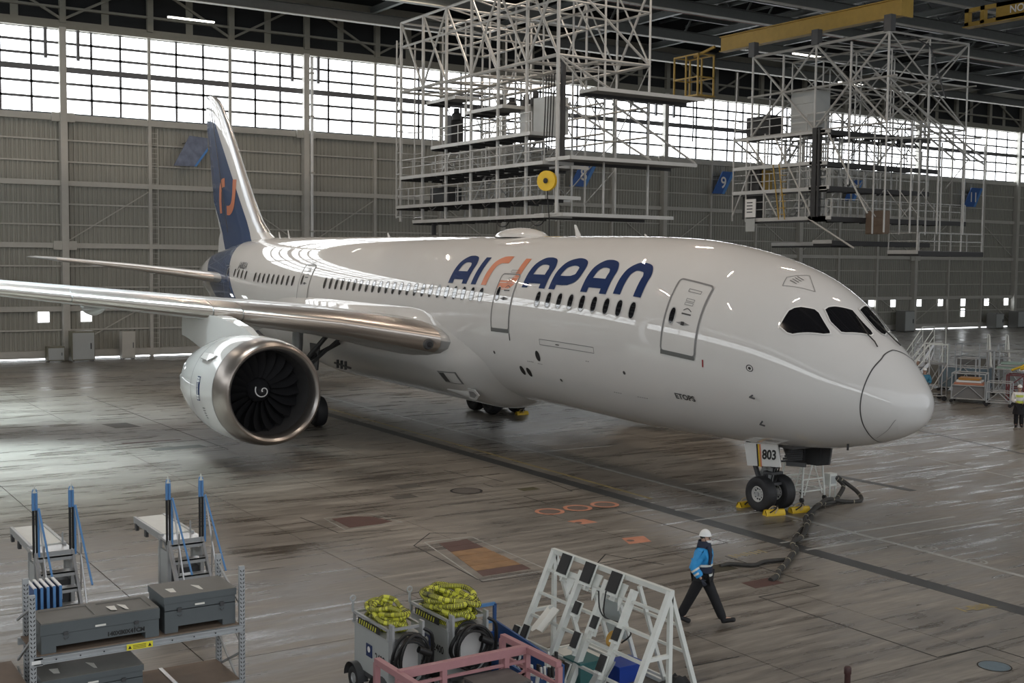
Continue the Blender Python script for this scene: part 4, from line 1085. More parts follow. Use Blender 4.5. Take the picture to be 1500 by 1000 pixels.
# ------------------------------------------------------------------ landing gear
def wheel_mesh(R, w, hub=.45):
    """returns (tire MB, hub MB) with axis along local z"""
    t = MB().lathe([(-w*.38, R*hub), (-w*.48, R*.62), (-w*.5, R*.8), (-w*.42, R*.93), (-w*.25, R*.99), (0, R), (w*.25, R*.99), (w*.42, R*.93), (w*.5, R*.8), (w*.48, R*.62), (w*.38, R*hub)], n=32, closed=False)
    h = MB().lathe([(-w*.4, R*hub), (-w*.42, R*hub*.92), (-w*.25, R*hub*.82), (-w*.2, R*.2), (-w*.34, R*.16), (-w*.36, 0)], n=24)
    h.lathe([(w*.4, R*hub), (w*.42, R*hub*.92), (w*.25, R*hub*.82), (w*.2, R*.2), (w*.34, R*.16), (w*.36, 0)], n=24)
    return t, h
tyre = pmat('tyre_black', (.022, .022, .024), .65, noise=.25, nscale=6)
hubw = pmat('hub_white', (.6, .6, .58), .4, noise=.1)
def wheel(parent, c, R, w, hubmat=hubw):
    t, h = wheel_mesh(R, w)
    M = frame(c, (1, 0, 0), (0, 0, 1))   # z -> -y
    for m_, nm, mt in ((t, 'tyre', tyre), (h, 'hub', hubmat)):
        m_.v = [tuple(M @ V(p)) for p in m_.v]
    o = t.build('wheel', tyre, parent, smooth=True)
    h.build('hub', hubmat, o, smooth=True)
    mb = MB()
    for s in (-1, 1):
        for k in range(10):
            a = 2*PI*k/10; mb.lathe([(-.01, 0), (-.01, .03), (.015, .03), (.015, 0)], M @ Matrix.Translation((R*.3*math.cos(a), R*.3*math.sin(a), s*w*.22)), 6)
    mb.build('hub_bolts', gdark, o); o.children[-1]['kind'] = 'stuff'
    # tread grooves
    for k in (-.18, -.06, .06, .18):
        g = MB().lathe([(k*w-.006, R*1.0), (k*w+.006, R*1.0)], M, 32); g.build('tread_groove', blackp, o)
    return o
ng = bpy.data.objects.new('nose_gear', None); COL.objects.link(ng); ng.parent = plane
X = -5.58; G = .2  # ground height in the tilted frame here
for y in (-.36, .36): wheel(ng, (X, y, G+.5), .5, .38)
tb_((X, -.55, G+.5), (X, .55, G+.5), .07, 10).build('axle', gear, ng)
MB().tube([(X, 0, G+.5), (X+.02, 0, 1.15), (X+.05, 0, 2.4)], [.07, .09, .14], 12).build('shock_strut', gear, ng, smooth=True)
MB().lathe([(0, .15), (.25, .2), (.8, .2)], Matrix.Translation((X+.03, 0, 1.35)), 16).build('strut_collar', gear, ng, smooth=True)
bm_((X-.12, 0, .75), (X-.42, 0, 1.1), .09, .16).build('torque_link', gear, ng); bm_((X-.42, 0, 1.1), (X-.1, 0, 1.5), .09, .16).build('torque_link', gear, ng)
bm_((X-.3, -.14, 1.0), (X-.75, -.2, 2.1), .1).build('drag_brace', gdark, ng); bm_((X-.3, .14, 1.0), (X-.75, .2, 2.1), .1).build('drag_brace', gdark, ng)
for z in (.95, 1.25): MB().box(X-.1, X+.25, -.22, .22, z, z+.07).build('steering_collar', gdark, ng)
tb_((X+.1, -.1, 1.5), (X+.32, -.1, 1.5), .07, 8).build('taxi_light', gdark, ng)
for k in range(3): MB().tube([(X+.15, -.12+.1*k, 2.1), (X+.3, -.15+.1*k, 1.6), (X+.12, -.1+.1*k, 1.1), (X+.1, 0, .75)], .02, 5).build('brake_hose', blackp, ng)
# doors: white numbered panel to starboard, dark open bay door to port
P = [(-6.15, 2.09), (-4.88, 2.22), (-4.72, 1.6), (-6.0, 1.45)]
M = frame((0, -.47, 0), (1, 0, 0), (0, 0, 1))
d = MB().prism(P, .05, M).build('gear_door', pmat('door_white', (.72, .72, .7), .35), ng)
for x, m in ((-5.66, blackp), (-5.60, yel2), (-5.54, orange)): MB().prism([(x, 2.12+(x+5.6)*.1), (x+.045, 2.125+(x+5.6)*.1), (x+.13, 1.5), (x+.085, 1.49)], .01, Matrix.Translation((0, -.055, 0)) @ M).build('door_stripe', m, d)
place_text('803', .37, frame((-5.14, -.53, 1.87), (1, 0, .1), (0, 0, 1)), blackp, d, 'lettering', .012)
MB().box(-6.1, -4.4, -.4, .8, 2.12, 2.3).build('gear_bay', seamm, ng)
P = [(-6.1, 2.1), (-4.1, 2.2), (-4.18, 1.64), (-4.6, 1.55), (-5.7, 1.5)]
d = MB().prism(P, .06, frame((0, .85, 0), (1, 0, 0), (0, 0, 1))).build('gear_door', gdark, ng)
for x in (-5.6, -5.1, -4.5): MB().box(x, x+.05, .74, .79, 1.62, 2.1).build('door_rib', gdark, d)
MB().prism([(-6.1, 2.13), (-4.1, 2.23), (-4.1, 2.16), (-6.1, 2.06)], .06, frame((0, .74, 0), (1, 0, 0), (0, 0, 1))).build('door_edge', greyp, d)
for k in range(5): tb_((-5.0+.06*k, -.2, 1.7+.08*k), (-4.7, .3, 1.75+.06*k), .03, 5).build('hydraulic_line', gdark, ng)
bm_((-5.0, .0, 1.62), (-4.55, .3, 1.62), .1, .12).build('door_link', gdark, ng)

def main_gear(side):
    g = bpy.data.objects.new('main_gear', None); COL.objects.link(g); g.parent = plane
    xc = -28.36; y = side*4.93
    for dx in (-.73, .73):
        for dy in (-.65, .65): wheel(g, (xc+dx, y+dy, .64), .635, .5, gdark)
        tb_((xc+dx, y-.8, .64), (xc+dx, y+.8, .64), .09, 8).build('axle', gdark, g)
    bm_((xc-.85, y, .64), (xc+.85, y, .64), .22, .26).build('bogie_beam', gear, g)
    MB().tube([(xc, y, .7), (xc, y, 2.0), (xc-.1, y-side*.1, 4.1)], [.14, .2, .24], 12).build('shock_strut', gear, g, smooth=True)
    tb_((xc, y, 2.5), (xc+.2, y-side*2.2, 3.6), .1, 8).build('side_brace', gdark, g)
    tb_((xc, y, 2.3), (xc+2.4, y-side*.3, 3.9), .1, 8).build('drag_brace', gdark, g)
    tb_((xc+.1, y-.2, 1.9), (xc+1.6, y-side*1.2, 3.7), .07, 8).build('drag_brace', gdark, g)
    bm_((xc-.3, y, 1.0), (xc-.6, y, 1.5), .1, .2).build('torque_link', gear, g); bm_((xc-.6, y, 1.5), (xc-.2, y, 2.1), .1, .2).build('torque_link', gear, g)
    MB().prism([(0, 0), (1.0, 0), (.8, -1.1), (.2, -1.2)], .06, frame((xc-.6, y-side*.9, 3.4), (1, 0, 0), (0, 0, 1))).build('gear_door', gdark, g)
    for dx in (.3, .7, 1.1): bm_((xc+dx+.3, y-side*1.6, 2.4), (xc+dx+.3, y-side*1.6, 2.75), .09).build('door_actuator', gdark, g)
    bm_((xc+.3, y-side*1.6, 2.6), (xc+1.9, y-side*1.6, 2.5), .07).build('door_actuator', gdark, g)
    for k in range(3): MB().tube([(xc+.2, y+.1*k, 2.6), (xc+.5, y+.1*k, 1.6), (xc+.3, y+.1*k, .9)], .025, 5).build('brake_hose', blackp, g)
main_gear(-1); main_gear(1)

# ------------------------------------------------------------------ nose wheel surroundings
def chock(loc, rz, label):
    t = thing('wheel_chock', label, 'chock', loc, rz, None)
    MB().grid([[(x, y, z) for y, z in ((-.11, .0), (-.11, .06), (-.06, .15), (.0, .17), (.06, .15), (.11, .06), (.11, 0))] for x in (-.3, -.28, .28, .3)]).add([(-.3, -.11, 0), (-.3, .11, 0), (-.3, 0, .17), (.3, -.11, 0), (.3, .11, 0), (.3, 0, .17)], [(0, 1, 2), (5, 4, 3)]).build('chock_block', yel2, t, smooth=True)
    MB().tube(smooth_path([(-.2, -.12, .1), (-.05, -.15, .2), (.1, 0, .26), (.22, .1, .15), (.28, .16, .03)]), .018, 6).build('rope', blackp, t, smooth=True)
    MB().tube(smooth_path([(-.05, -.14, .08), (.05, -.1, .22), (.0, .1, .22), (-.15, .16, .04)]), .016, 6).build('rope', pmat('rope_tan', (.5, .4, .25), .7), t, smooth=True)
    return t
chock((-4.5, -.62, 0), PI/2-.25, 'yellow wheel chock in front of the nearer nose wheel')
chock((-4.42, .28, 0), PI/2-.2, 'yellow wheel chock in front of the farther nose wheel')
chock((-5.78, -.45, 0), PI/2+.1, 'yellow wheel chock half hidden behind the nearer nose wheel')
chock((-26.2, 5.3, 0), PI/2, 'yellow wheel chock at the main wheels under the belly')

t = thing('maintenance_stand', 'small white tubular maintenance stand behind the nose wheels', 'stand', (-5.35, 1.35, 0), 0)
for x, y in ((0, 0), (0, .95), (-.9, 0), (-.9, .95)):
    tb_((x, y, .14), (x*.8-.05, y*.8+.1, 1.25), .03).build('leg', frameW, t)
    wh = MB().lathe([(-.03, 0), (-.03, .07), (.03, .07), (.03, 0)], frame((x, y, .07), (1, 0, 0), (0, 0, 1)), 12).build('caster', blackp, t)
for z in (.3, .65, 1.2):
    for a, b in (((0, 0), (0, .95)), ((-.9, 0), (-.9, .95)), ((0, 0), (-.9, 0)), ((0, .95), (-.9, .95))):
        k = 1-.2*(z/1.25)
        tb_((a[0]*k-.03, a[1]*k+.06, z), (b[0]*k-.03, b[1]*k+.06, z), .022).build('crossbar', frameW, t)
for a, b in (((0, .1, .2), (-.05, .5, 1.2)), ((0, .85, .2), (-.05, .5, 1.2)), ((0, 0, 1.2), (-.3, 0, .3))): tb_(a, b, .02).build('brace', frameW, t)
MB().box(-.8, 0, .08, .88, 1.24, 1.28).build('platform', deckm, t)
for y in (.15, .85): tb_((-.1, y, 1.28), (-.1, y, 2.0), .022).build('guard_post', pmat('rail_red', (.4, .05, .05), .5), t)
for z in (1.65, 2.0): tb_((-.1, .15, z), (-.1, .85, z), .022).build('guard_rail', MATS['rail_red'], t)
tb_((-.1, .15, 2), (-.1, .85, 1.3), .02).build('guard_rail', blackp, t)
t = thing('ground_power_box', 'small white connector box beside the stand where the cables start', 'box', (-5.55, 2.75, 0))
MB().box(-.13, .13, -.15, .15, .35, .72).build('housing', frameW, t)
for x in (-.1, .1):
    for y in (-.12, .12): bm_((x, y, 0), (x, y, .36), .03).build('leg', frameW, t)
MB().box(.13, .14, -.1, .1, .42, .65).build('cover', cartg, t)

def cable(name, pts, r, m, label, cat, n=8, bands=None):
    P = smooth_path(pts, 8)
    t = thing(name, label, cat, P[0][:2]+(0,))
    o = V(P[0][:2]+(0,))
    MB().tube([V(p)-o for p in P], r, n).build('sleeve', m, t, smooth=True)
    if bands:
        for i in range(2, len(P)-2, bands):
            MB().tube([V(P[i])-o, V(P[i]).lerp(V(P[i+1]), .35)-o], r*1.12, n).build('band', bandm, t)
    return t
bandm = pmat('band_tan', (.3, .27, .2), .6)
hose = pmat('cable_sleeve_dark', (.04, .038, .034), .7, noise=.4, nscale=10)
main = [(-5.45, 2.85, .6), (-5.3, 3.05, .35), (-5.1, 2.6, .08), (-4.75, 2.1, .07), (-4.7, 1.45, .07), (-4.35, .8, .07), (-3.9, .25, .07), (-3.3, -.5, .07), (-2.75, -1.3, .07), (-2.2, -2.1, .07), (-1.6, -2.9, .07), (-1.1, -3.3, .07), (-.7, -3.9, .07), (-.2, -4.6, .07), (.1, -5.1, .07), (.4, -5.45, .07), (.5, -5.75, .02)]
cable('power_cable', main, .065, hose, 'thick dark ribbed cable snaking from the nose stand to a floor pit', 'cable', 8, 7)
cable('power_cable', [(-5.45, 2.95, .6), (-5.0, 3.3, .2), (-4.5, 2.9, .06), (-4.62, 2.35, .06), (-4.72, 1.75, .17), (-4.15, .72, .17), (-3.5, -.45, .1), (-2.6, -1.35, .17), (-1.95, -2.2, .1), (-1.4, -3.1, .17), (-.9, -3.55, .07)], .06, hose, 'second dark cable twisted along the thick one, ending short of the pit', 'cable', 8, 9)
cable('power_cable', [(-.55, -4.2, .06), (-.7, -4.75, .05), (-.6, -5.2, .05), (-.95, -5.6, .05), (-1.0, -5.85, .02)], .05, hose, 'thin dark cable branch running left to the smaller floor pit', 'cable')

# ------------------------------------------------------------------ people
def grow(pts, edges, m, name, parent, sub=2, mirror=None):
    me = bpy.data.meshes.new(name); me.from_pydata([p[:3] for p in pts], edges, [])
    o = bpy.data.objects.new(name, me); COL.objects.link(o)
    o.modifiers.new('skin', 'SKIN'); 
    if not me.skin_vertices: 
        me.attributes  # noqa
    b = bmesh.new(); b.from_mesh(me); lay = b.verts.layers.skin.verify()
    for i, v in enumerate(b.verts):
        r = pts[i][3]; r = r if isinstance(r, tuple) else (r, r)
        v[lay].radius = r; v[lay].use_root = (i == 0)
    b.to_mesh(me); b.free()
    s = o.modifiers.new('sub', 'SUBSURF'); s.levels = sub; s.render_levels = sub
    bpy.context.view_layer.update()
    me2 = bpy.data.meshes.new_from_object(o.evaluated_get(bpy.context.evaluated_depsgraph_get()))
    bpy.data.objects.remove(o)
    me2.materials.clear(); me2.materials.append(m); me2.polygons.foreach_set('use_smooth', [True]*len(me2.polygons))
    q = bpy.data.objects.new(name, me2); COL.objects.link(q); q.parent = parent
    return q

def person(loc, rz, label, jacket, trousers, helmet=whitem, pose='walk', vest=None, mask=True, skirt=False):
    """faces +x locally"""
    t = thing('person', label, 'person', loc, rz)
    if pose == 'walk':
        hipL, kneeL, ankL = (0, .1, .93), (.2, .11, .52), (.40, .11, .12)    # left leg forward
        hipR, kneeR, ankR = (0, -.1, .93), (-.19, -.11, .53), (-.40, -.11, .15)
        shL, elL, wrL = (.02, .2, 1.42), (-.06, .27, 1.16), (.02, .27, .93)
        shR, elR, wrR = (.02, -.2, 1.42), (-.1, -.27, 1.15), (.06, -.27, .93)
        toeL, toeR = (.60, .12, .13), (-.22, -.12, .04)
    else:
        hipL, kneeL, ankL = (0, .1, .92), (.02, .11, .5), (0, .11, .1)
        hipR, kneeR, ankR = (0, -.1, .92), (.02, -.11, .5), (0, -.11, .1)
        shL, elL, wrL = (0, .2, 1.42), (.02, .26, 1.16), (.2, .18, 1.08)
        shR, elR, wrR = (0, -.2, 1.42), (.02, -.26, 1.16), (.2, -.16, 1.1)
        toeL, toeR = (.2, .12, .04), (.2, -.12, .04)
    # one continuous body: pelvis, spine, neck, head, arms, legs
    P = [(0, 0, .96, (.13, .1)), (0, 0, 1.18, (.12, .09)), (.01, 0, 1.36, (.13, .09)), (.01, 0, 1.48, .065), (.03, 0, 1.56, .065), (.045, 0, 1.64, (.085, .095)), (.04, 0, 1.73, (.08, .09)),
         (*shL, .035), (*elL, .03), (*wrL, .026), (*shR, .035), (*elR, .03), (*wrR, .026), (*hipL, .08), (*kneeL, .055), (*ankL, .042), (*hipR, .08), (*kneeR, .06), (*ankR, .042), (*toeL, .035), (*toeR, .035)]
    E = [(0, 1), (1, 2), (2, 3), (3, 4), (4, 5), (5, 6), (2, 7), (7, 8), (8, 9), (2, 10), (10, 11), (11, 12), (0, 13), (13, 14), (14, 15), (0, 16), (16, 17), (17, 18), (15, 19), (18, 20)]
    grow(P, E, skin, 'body', t)
    # clothes
    J = [(0, 0, .98, (.2, .165)), (0, 0, 1.18, (.21, .165)), (.01, 0, 1.36, (.225, .16)), (.01, 0, 1.5, (.12, .11)), (*shL, .11), (*elL, .075), (wrL[0], wrL[1], wrL[2]+.05, .07), (*shR, .11), (*elR, .075), (wrR[0], wrR[1], wrR[2]+.05, .078)]
    grow(J, [(0, 1), (1, 2), (2, 3), (2, 4), (4, 5), (5, 6), (2, 7), (7, 8), (8, 9)], jacket, 'jacket', t)
    T = [(0, 0, .98, (.18, .15)), (*hipL, .13), (*kneeL, .105), (ankL[0], ankL[1], ankL[2]-.03, .09), (*hipR, .13), (*kneeR, .105), (ankR[0], ankR[1], ankR[2]-.03, .09)]
    grow(T, [(0, 1), (1, 2), (2, 3), (0, 4), (4, 5), (5, 6)], trousers, 'trousers', t)
    if skirt: MB().lathe([(.55, .27), (.7, .25), (.98, .19)], Matrix.Scale(.8, 4, (1, 0, 0)), 20).build('skirt', trousers, t, smooth=True)
    for a, k in ((ankL, toeL), (ankR, toeR)):
        h = V(a)+(V(a)-V(k)).normalized()*.05
        grow([(h.x, h.y, h.z-.04, .06), (a[0], a[1], a[2]-.04, .068), ((a[0]+k[0])/2, k[1], (a[2]+k[2])/2-.02, (.066, .055)), (k[0]+.04, k[1], k[2], (.06, .05))], [(0, 1), (1, 2), (2, 3)], black, 'shoe', t, 1)
    for a_, b_, c_ in ((shL, elL, wrL), (shR, elR, wrR)):
        a_, b_, c_ = V(a_), V(b_), V(c_)
        MB().tube([a_+V((0, 0, .03)), a_.lerp(b_, .35), a_.lerp(b_, .7), b_, b_.lerp(c_, .4), b_.lerp(c_, .78)], [.075, .098, .094, .088, .082, .07], 14).build('sleeve', jacket, t, smooth=True)
    for a_, b_ in ((kneeL, ankL), (kneeR, ankR)):
        a_, b_ = V(a_), V(b_); MB().tube([a_.lerp(b_, .6), b_+(b_-a_)*.12], [.075, .066], 12).build('trouser_cuff', trousers, t, smooth=True)
    # hands: palm, four fingers, thumb
    glove = pmat('glove_dark', (.03, .035, .05), .7)
    for (w_, e_, sd) in ((wrL, elL, 1), (wrR, elR, -1)):
        w = V(w_); d = (w-V(e_)).normalized(); fw = V((1, 0, 0)); fw = (fw-d*fw.dot(d)).normalized(); pts = [(*w, .024), (*(w+d*.06), (.022, .03))]; ed = [(0, 1)]
        for j, (off, L) in enumerate(((-.028, .065), (-.009, .075), (.010, .07), (.028, .055))):
            base = w+d*.08+fw*off; mid = base+d*L*.5; tip = base+d*L*.85+V((0, -sd, 0))*.025
            i = len(pts); pts += [(*base, .010), (*mid, .009), (*tip, .008)]; ed += [(1, i), (i, i+1), (i+1, i+2)]
        i = len(pts); b0 = w+d*.03+fw*.03; pts += [(*b0, .011), (*(b0+fw*.03+d*.03), .010)]; ed += [(1, i), (i, i+1)]
        grow(pts, ed, glove if vest is None else skin, 'hand', t, 1)
    # head details
        nz = MB().add([(.135, -.012, 1.665), (.135, .012, 1.665), (.165, 0, 1.64), (.135, 0, 1.70)], [(0, 1, 2), (0, 2, 3), (1, 3, 2)]).build('nose', skin, t)
    for y in (-.032, .032): MB().lathe([(0, .012), (.006, .008), (.008, 0)], frame((.125, y, 1.685), (0, 1, 0), (0, 0, 1)), 10).build('eye', blackp, t)
    for y in (-.085, .085): MB().lathe([(-.008, 0), (-.008, .026), (.008, .026), (.008, 0)], frame((.04, y, 1.665), (1, 0, 0), (0, 0, 1)), 10).build('ear', skin, t)
    hr = [];
    for i in range(7):
        a = -.15+i*(PI/2+.15)/6
        hr.append([(.035+.098*math.cos(a)*math.cos(b), .094*math.cos(a)*math.sin(b), 1.69+.1*math.sin(a)) for b in [PI*.42+PI*1.16*k/16 for k in range(17)]])
    MB().grid(hr).build('hair', black, t, smooth=True)
    if mask:
        MB().grid([[(.045+(.088+.02*math.cos(b)**4)*math.cos(b)*k, .088*math.sin(b)*k, z) for b in [-1.1+2.2*j/10 for j in range(11)]] for z, k in ((1.58, .85), (1.61, 1.1), (1.65, 1.16))]).build('face_mask', whitem, t, smooth=True)
    if helmet:
        rows = [[(.04+.116*math.cos(a)*math.cos(b), .104*math.cos(a)*math.sin(b), 1.72+.13*math.sin(a)) for b in [2*PI*k/24 for k in range(24)]] for a in [PI/2*i/6 for i in range(7)]]
        h = MB().grid(rows, loop=True).build('safety_helmet', helmet, t, smooth=True)
        MB().grid([[(.04+(r+.0)*math.cos(b)+(.035 if math.cos(b) > 0 else 0)*math.cos(b)*(r > .13), r*.87*math.sin(b), 1.725-.01*(r > .13)) for b in [2*PI*k/24 for k in range(24)]] for r in (.116, .13)], loop=True).build('brim', helmet, h, smooth=True)
        MB().tube([(.05, -.09, 1.72), (.09, -.06, 1.56), (.09, .06, 1.56), (.05, .09, 1.72)], .006, 5).build('chin_strap', blackp, t)
    return t, (wrL, elL, shL, wrR, elR, shR)
jb = pmat('jacket_blue', (.03, .3, .66), .6, noise=.12, nscale=9)
navy = pmat('navy_cloth', (.012, .018, .04), .7); trou = pmat('trouser_black', (.008, .008, .01), .8, noise=.3, nscale=12)
refl = pmat('reflective_grey', (.62, .64, .6), .4)
p, (wrL, elL, shL, wrR, elR, shR) = person((2.04, -9.14, 0), .55, 'person in a bright blue jacket, black trousers and white helmet walking across the floor', jb, trou)
def tband(p, z, h, m, name, rx=.183, ry=.213, x0=.005):
    rx *= 1.16; ry *= 1.08
    MB().grid([[(x0+rx*math.cos(b)*.83, ry*math.sin(b)*.93, zz) for b in [2*PI*k/24 for k in range(24)]] for zz in (z, z+h)], loop=True).build(name, m, p, smooth=True)
tband(p, 1.02, .13, navy, 'navy_panel', .19, .195); tband(p, 1.15, .045, refl, 'reflective_band', .197, .202); tband(p, .955, .05, refl, 'belt', .192, .19)
for wr, el in ((wrR, elR), (wrL, elL)):
    a, b = V(el), V(wr)
    for k in (.15, .45): MB().tube([a.lerp(b, k), a.lerp(b, k+.14)], .094-.012*k*2, 12, cap=False).build('reflective_band', refl, p)
MB().tube([(.14, -.1, 1.54), (.19, -.13, 1.38), (.18, -.16, 1.2)], [.035, .04, .025], 8).build('harness_strap', navy, p, smooth=True)
MB().lathe([(1.42, .155), (1.53, .14), (1.63, .115)], Matrix.Translation((.02, 0, 0)), 16).build('collar', navy, p, smooth=True)
MB().grid([[(-.06+dx, y, z) for dx, z in ((-.08, 1.44), (0, 1.53), (.03, 1.5))] for y in (-.14, -.07, 0, .07, .14)]).build('hood', navy, p, smooth=True)
MB().box(-.12, .08, -.25, -.16, .88, .99).build('tool_pouch', black, p)

lime = pmat('vest_lime', (.62, .72, .12), .5)
p2, _ = person((-12.4, 22.05, 0), -.9, 'person in white top and lime reflective vest standing at the right edge', whitem, trou, pose='stand', vest=lime, mask=False, skirt=True)
tband(p2, 1.04, .1, lime, 'vest_band', .2, .21); tband(p2, 1.3, .1, lime, 'vest_band', .21, .225); tband(p2, 1.15, .05, refl, 'reflective_band', .2, .21)
p3, _ = person((-23.96, 29.85, .0), -.8, 'person with white cap in dark clothes just behind the nose', navy, trou, pose='stand', vest=None, mask=False)
p4, _ = person((-19.92, 25.3, 0), -.9, 'person with white cap and teal jacket nearest the radome edge', pmat('jacket_teal', (.03, .17, .27), .6), trou, pose='stand', mask=False)

# ------------------------------------------------------------------ storage rack, front left
def rack_post(x, y, z1, parent, holes=True, w=.085):
    mb = MB(); mb.box(x-.03, x+.03, y-w/2, y+w/2, 0, z1)
    o = mb.build('post', steel, parent)
    if holes:
        h = MB()
        k = 0; z = .06
        while z < z1-.05:
            for s_ in (-1, 1):
                M = frame((x+.031, y+s_*.019, z), (0, 1, 0), (0, 0, 1))
                h.prism([(-.006*s_-.007, -.016), (-.006*s_+.007, -.016), (.010*s_+.007, .016), (.010*s_-.007, .016)], .002, M)
            z += .062
        q = h.build('slot', blackp, o); q['kind'] = 'stuff'
    return o
rk = thing('storage_rack', 'galvanised slotted steel storage rack with grey cases, bottom left corner', 'rack', (0, 0, 0))
yl, yr, xf, xb = -21.3, -18.25, 1.68, .62
for (x, y, h) in ((xf, yl, 2.22), (xf, yr, 2.24), (xb, yl+.12, 2.2), (xb, yr, 2.2)): rack_post(x, y, h, rk)
rack_post(xf, -24.3, 2.2, rk, False)
for y in (yl, yr):
    for z0, z1 in ((.3, .9), (.9, .4), (1.0, 1.6), (1.6, 2.05)): bm_((xb, y, z0 if y == yl else z1), (xf, y, z1 if y == yl else z0), .03).build('side_brace', steel, rk)
for z in (1.28, .42):
    for x in (xf+.03, xb):
        MB().box(x-.02, x+.02, yl, yr, z-.045, z+.045).box(x-.02, x+.045, yl, yr, z+.025, z+.05).box(x-.02, x+.045, yl, yr, z-.05, z-.035).build('shelf_beam', steel, rk)
    MB().box(xb, xf, yl+.04, yr-.04, z+.05, z+.068).build('shelf_board', ply, rk)
    MB().box(xf+.045, xf+.075, yl-.05, yl+.12, z-.06, z+.06).build('beam_bracket', steel, rk)
for y in (-20.2, -19.2): MB().box(xb, xf, y-.03, y+.03, .47, .5).build('shelf_support', alum, rk)
for i in range(9): MB().disc((xf+.076, yl+.3+i*.33, 1.28), .012, 8, (1, 0, 0)).build('bolt', blackp, rk)
for z in (.95,): 
    MB().box(xb-.1, xf, -24.2, yl-.08, z, z+.02).build('shelf_board', ply, rk); MB().box(xf, xf+.05, -24.2, yl, z-.1, z).build('shelf_beam', steel, rk)
MB().box(xf+.075, xf+.08, yl+1.28, yl+1.66, 1.235, 1.325).build('warning_label', pmat('label_yellow', (.8, .72, .05), .4), rk)
rk_l = rk.children[-1]
for y in (yl+1.3, yl+1.59): MB().prism([(0, 0), (.05, 0), (.025, .05)], .002, frame((xf+.081, y, 1.255), (0, 1, 0), (0, 0, 1))).build('warning_triangle', blackp, rk_l)
for k in range(3): MB().box(xf+.081, xf+.082, yl+1.37, yl+1.56, 1.25+k*.022, 1.258+k*.022).build('printed_line', blackp, rk_l)
MB().box(xf+.076, xf+.08, yl-.03, yl+.09, 1.25, 1.3).build('bar_code', whitem, rk)

def case(x0, x1, y0, y1, z, h, label, lidtype, txt=None, feet=.09):
    t = thing('equipment_case', label, 'case', ((x0+x1)/2, (y0+y1)/2, z)); X = (x1-x0)/2; Y = (y1-y0)/2
    MB().box(-X, X, -Y, Y, feet, h*.62).build('case_body', caseg, t)
    if lidtype == 'flat':
        l = MB().box(-X-.012, X+.012, -Y-.012, Y+.012, h*.62+.006, h).build('lid', caseg, t)
        for (a, b, c, d) in ((-X, X, -Y, -Y+.09), (-X, X, Y-.09, Y), (-X, -X+.09, -Y+.091, -.071), (-X, -X+.09, .071, Y-.091), (X-.09, X, -Y+.091, -.071), (X-.09, X, .071, Y-.091), (-X, X, -.07, .07)): MB().box(a, b, c, d, h, h+.018).build('lid_batten', casel, l)
        MB().box(-X+.09, X-.09, -Y+.09, Y-.09, h, h+.004).build('lid_top', casel, l)
    else:
        l = MB().box(-X-.015, X+.015, -Y-.015, Y+.015, h*.82, h).build('lid', caseg, t)
        MB().box(-X, X, -Y, Y, h*.6, h*.815).build('case_side', caseg, t)
        MB().box(-X-.016, X+.016, -Y-.016, Y+.016, h, h+.006).build('lid_top', casel, l)
    for y in (-Y+.1, Y-.1): MB().box(-X, X, y-.1, y+.1, 0, feet).build('foot', caseg, t)
    for y in (-Y*.6, Y*.6):
        MB().box(X+.012, X+.03, y-.03, y+.03, h*.56, h*.68).build('latch', gdark, t)
        MB().tube([(X+.03, y+.03*math.cos(a), h*.5+.03*math.sin(a)) for a in [PI+PI*i/6 for i in range(7)]], .006, 5).build('latch_ring', gdark, t)
    MB().box(X+.013, X+.017, -.09, .06, h*.68, h*.68+.028).build('name_label', paper, t)
    rr = random.Random(len(label))
    MB().prism([(0, 0), (.22, .02), (.25, .1), (.02, .12)], .003, Matrix.Translation((-X*.1, -Y*.75 if lidtype != 'flat' else Y*.2, h+.007 if lidtype != 'flat' else h+.02))).build('paper_scrap', paper, t)
    MB().prism([(0, 0), (.3, .05), (.34, .09), (.1, .1)], .003, Matrix.Translation((-X*.2, 0 if lidtype != 'flat' else Y*.4, h+.007 if lidtype != 'flat' else h+.02))).build('tape_strip', paper, t)
    for s_ in (-1, 1): MB().tube([(-.12, s_*(Y+.01), h*.55), (-.12, s_*(Y+.04), h*.5), (.12, s_*(Y+.04), h*.5), (.12, s_*(Y+.01), h*.55)], .01, 6).build('handle', gdark, t)
    if txt: place_text(txt, .085, frame((X+.004, Y*.42, h*.34), (0, 1, 0), (0, 0, 1)), blackp, t, 'lettering', .004)
    return t
case(.92, 1.66, -21.18, -19.52, 1.348, .42, 'long low grey case on the top shelf of the rack, left of the taller case', 'flat', '140X80X41CM')
case(.82, 1.62, -19.42, -18.33, 1.348, .55, 'tall dark grey case on the top shelf beside the right rack post', 'box')
case(.75, 1.6, -21.15, -19.75, .488, .45, 'grey case on the lower rack shelf at the bottom edge', 'box')

# blue edged panels standing in the rack end
for i in range(5):
    t = thing('leaning_panel', ['leftmost of the five blue-edged white panels leaning by the rack post', 'second from left of the five blue-edged leaning panels', 'middle one of the five blue-edged leaning panels', 'fourth from left of the five blue-edged leaning panels', 'rightmost of the five blue-edged panels, next to the case'][i], 'panel', (.3, -21.0+i*.09, 0), 0, 'blue-edged panels leaning behind the rack')
    MB().beam((-.45, 0, 0), (-.45, 0, 1.95), .03, .03).add(*((MB().box(-.45, .1, -.012, .012, 0.02, 1.95)).v, (MB().box(0, 1, 0, 1, 0, 1)).f)).build('panel_sheet', cblue, t)
    MB().box(-.45, .11, -.02, .02, 1.95, 1.975).build('panel_edge', whitem, t); MB().box(.1, .125, -.02, .02, .02, 1.975).build('panel_edge', railblue, t)

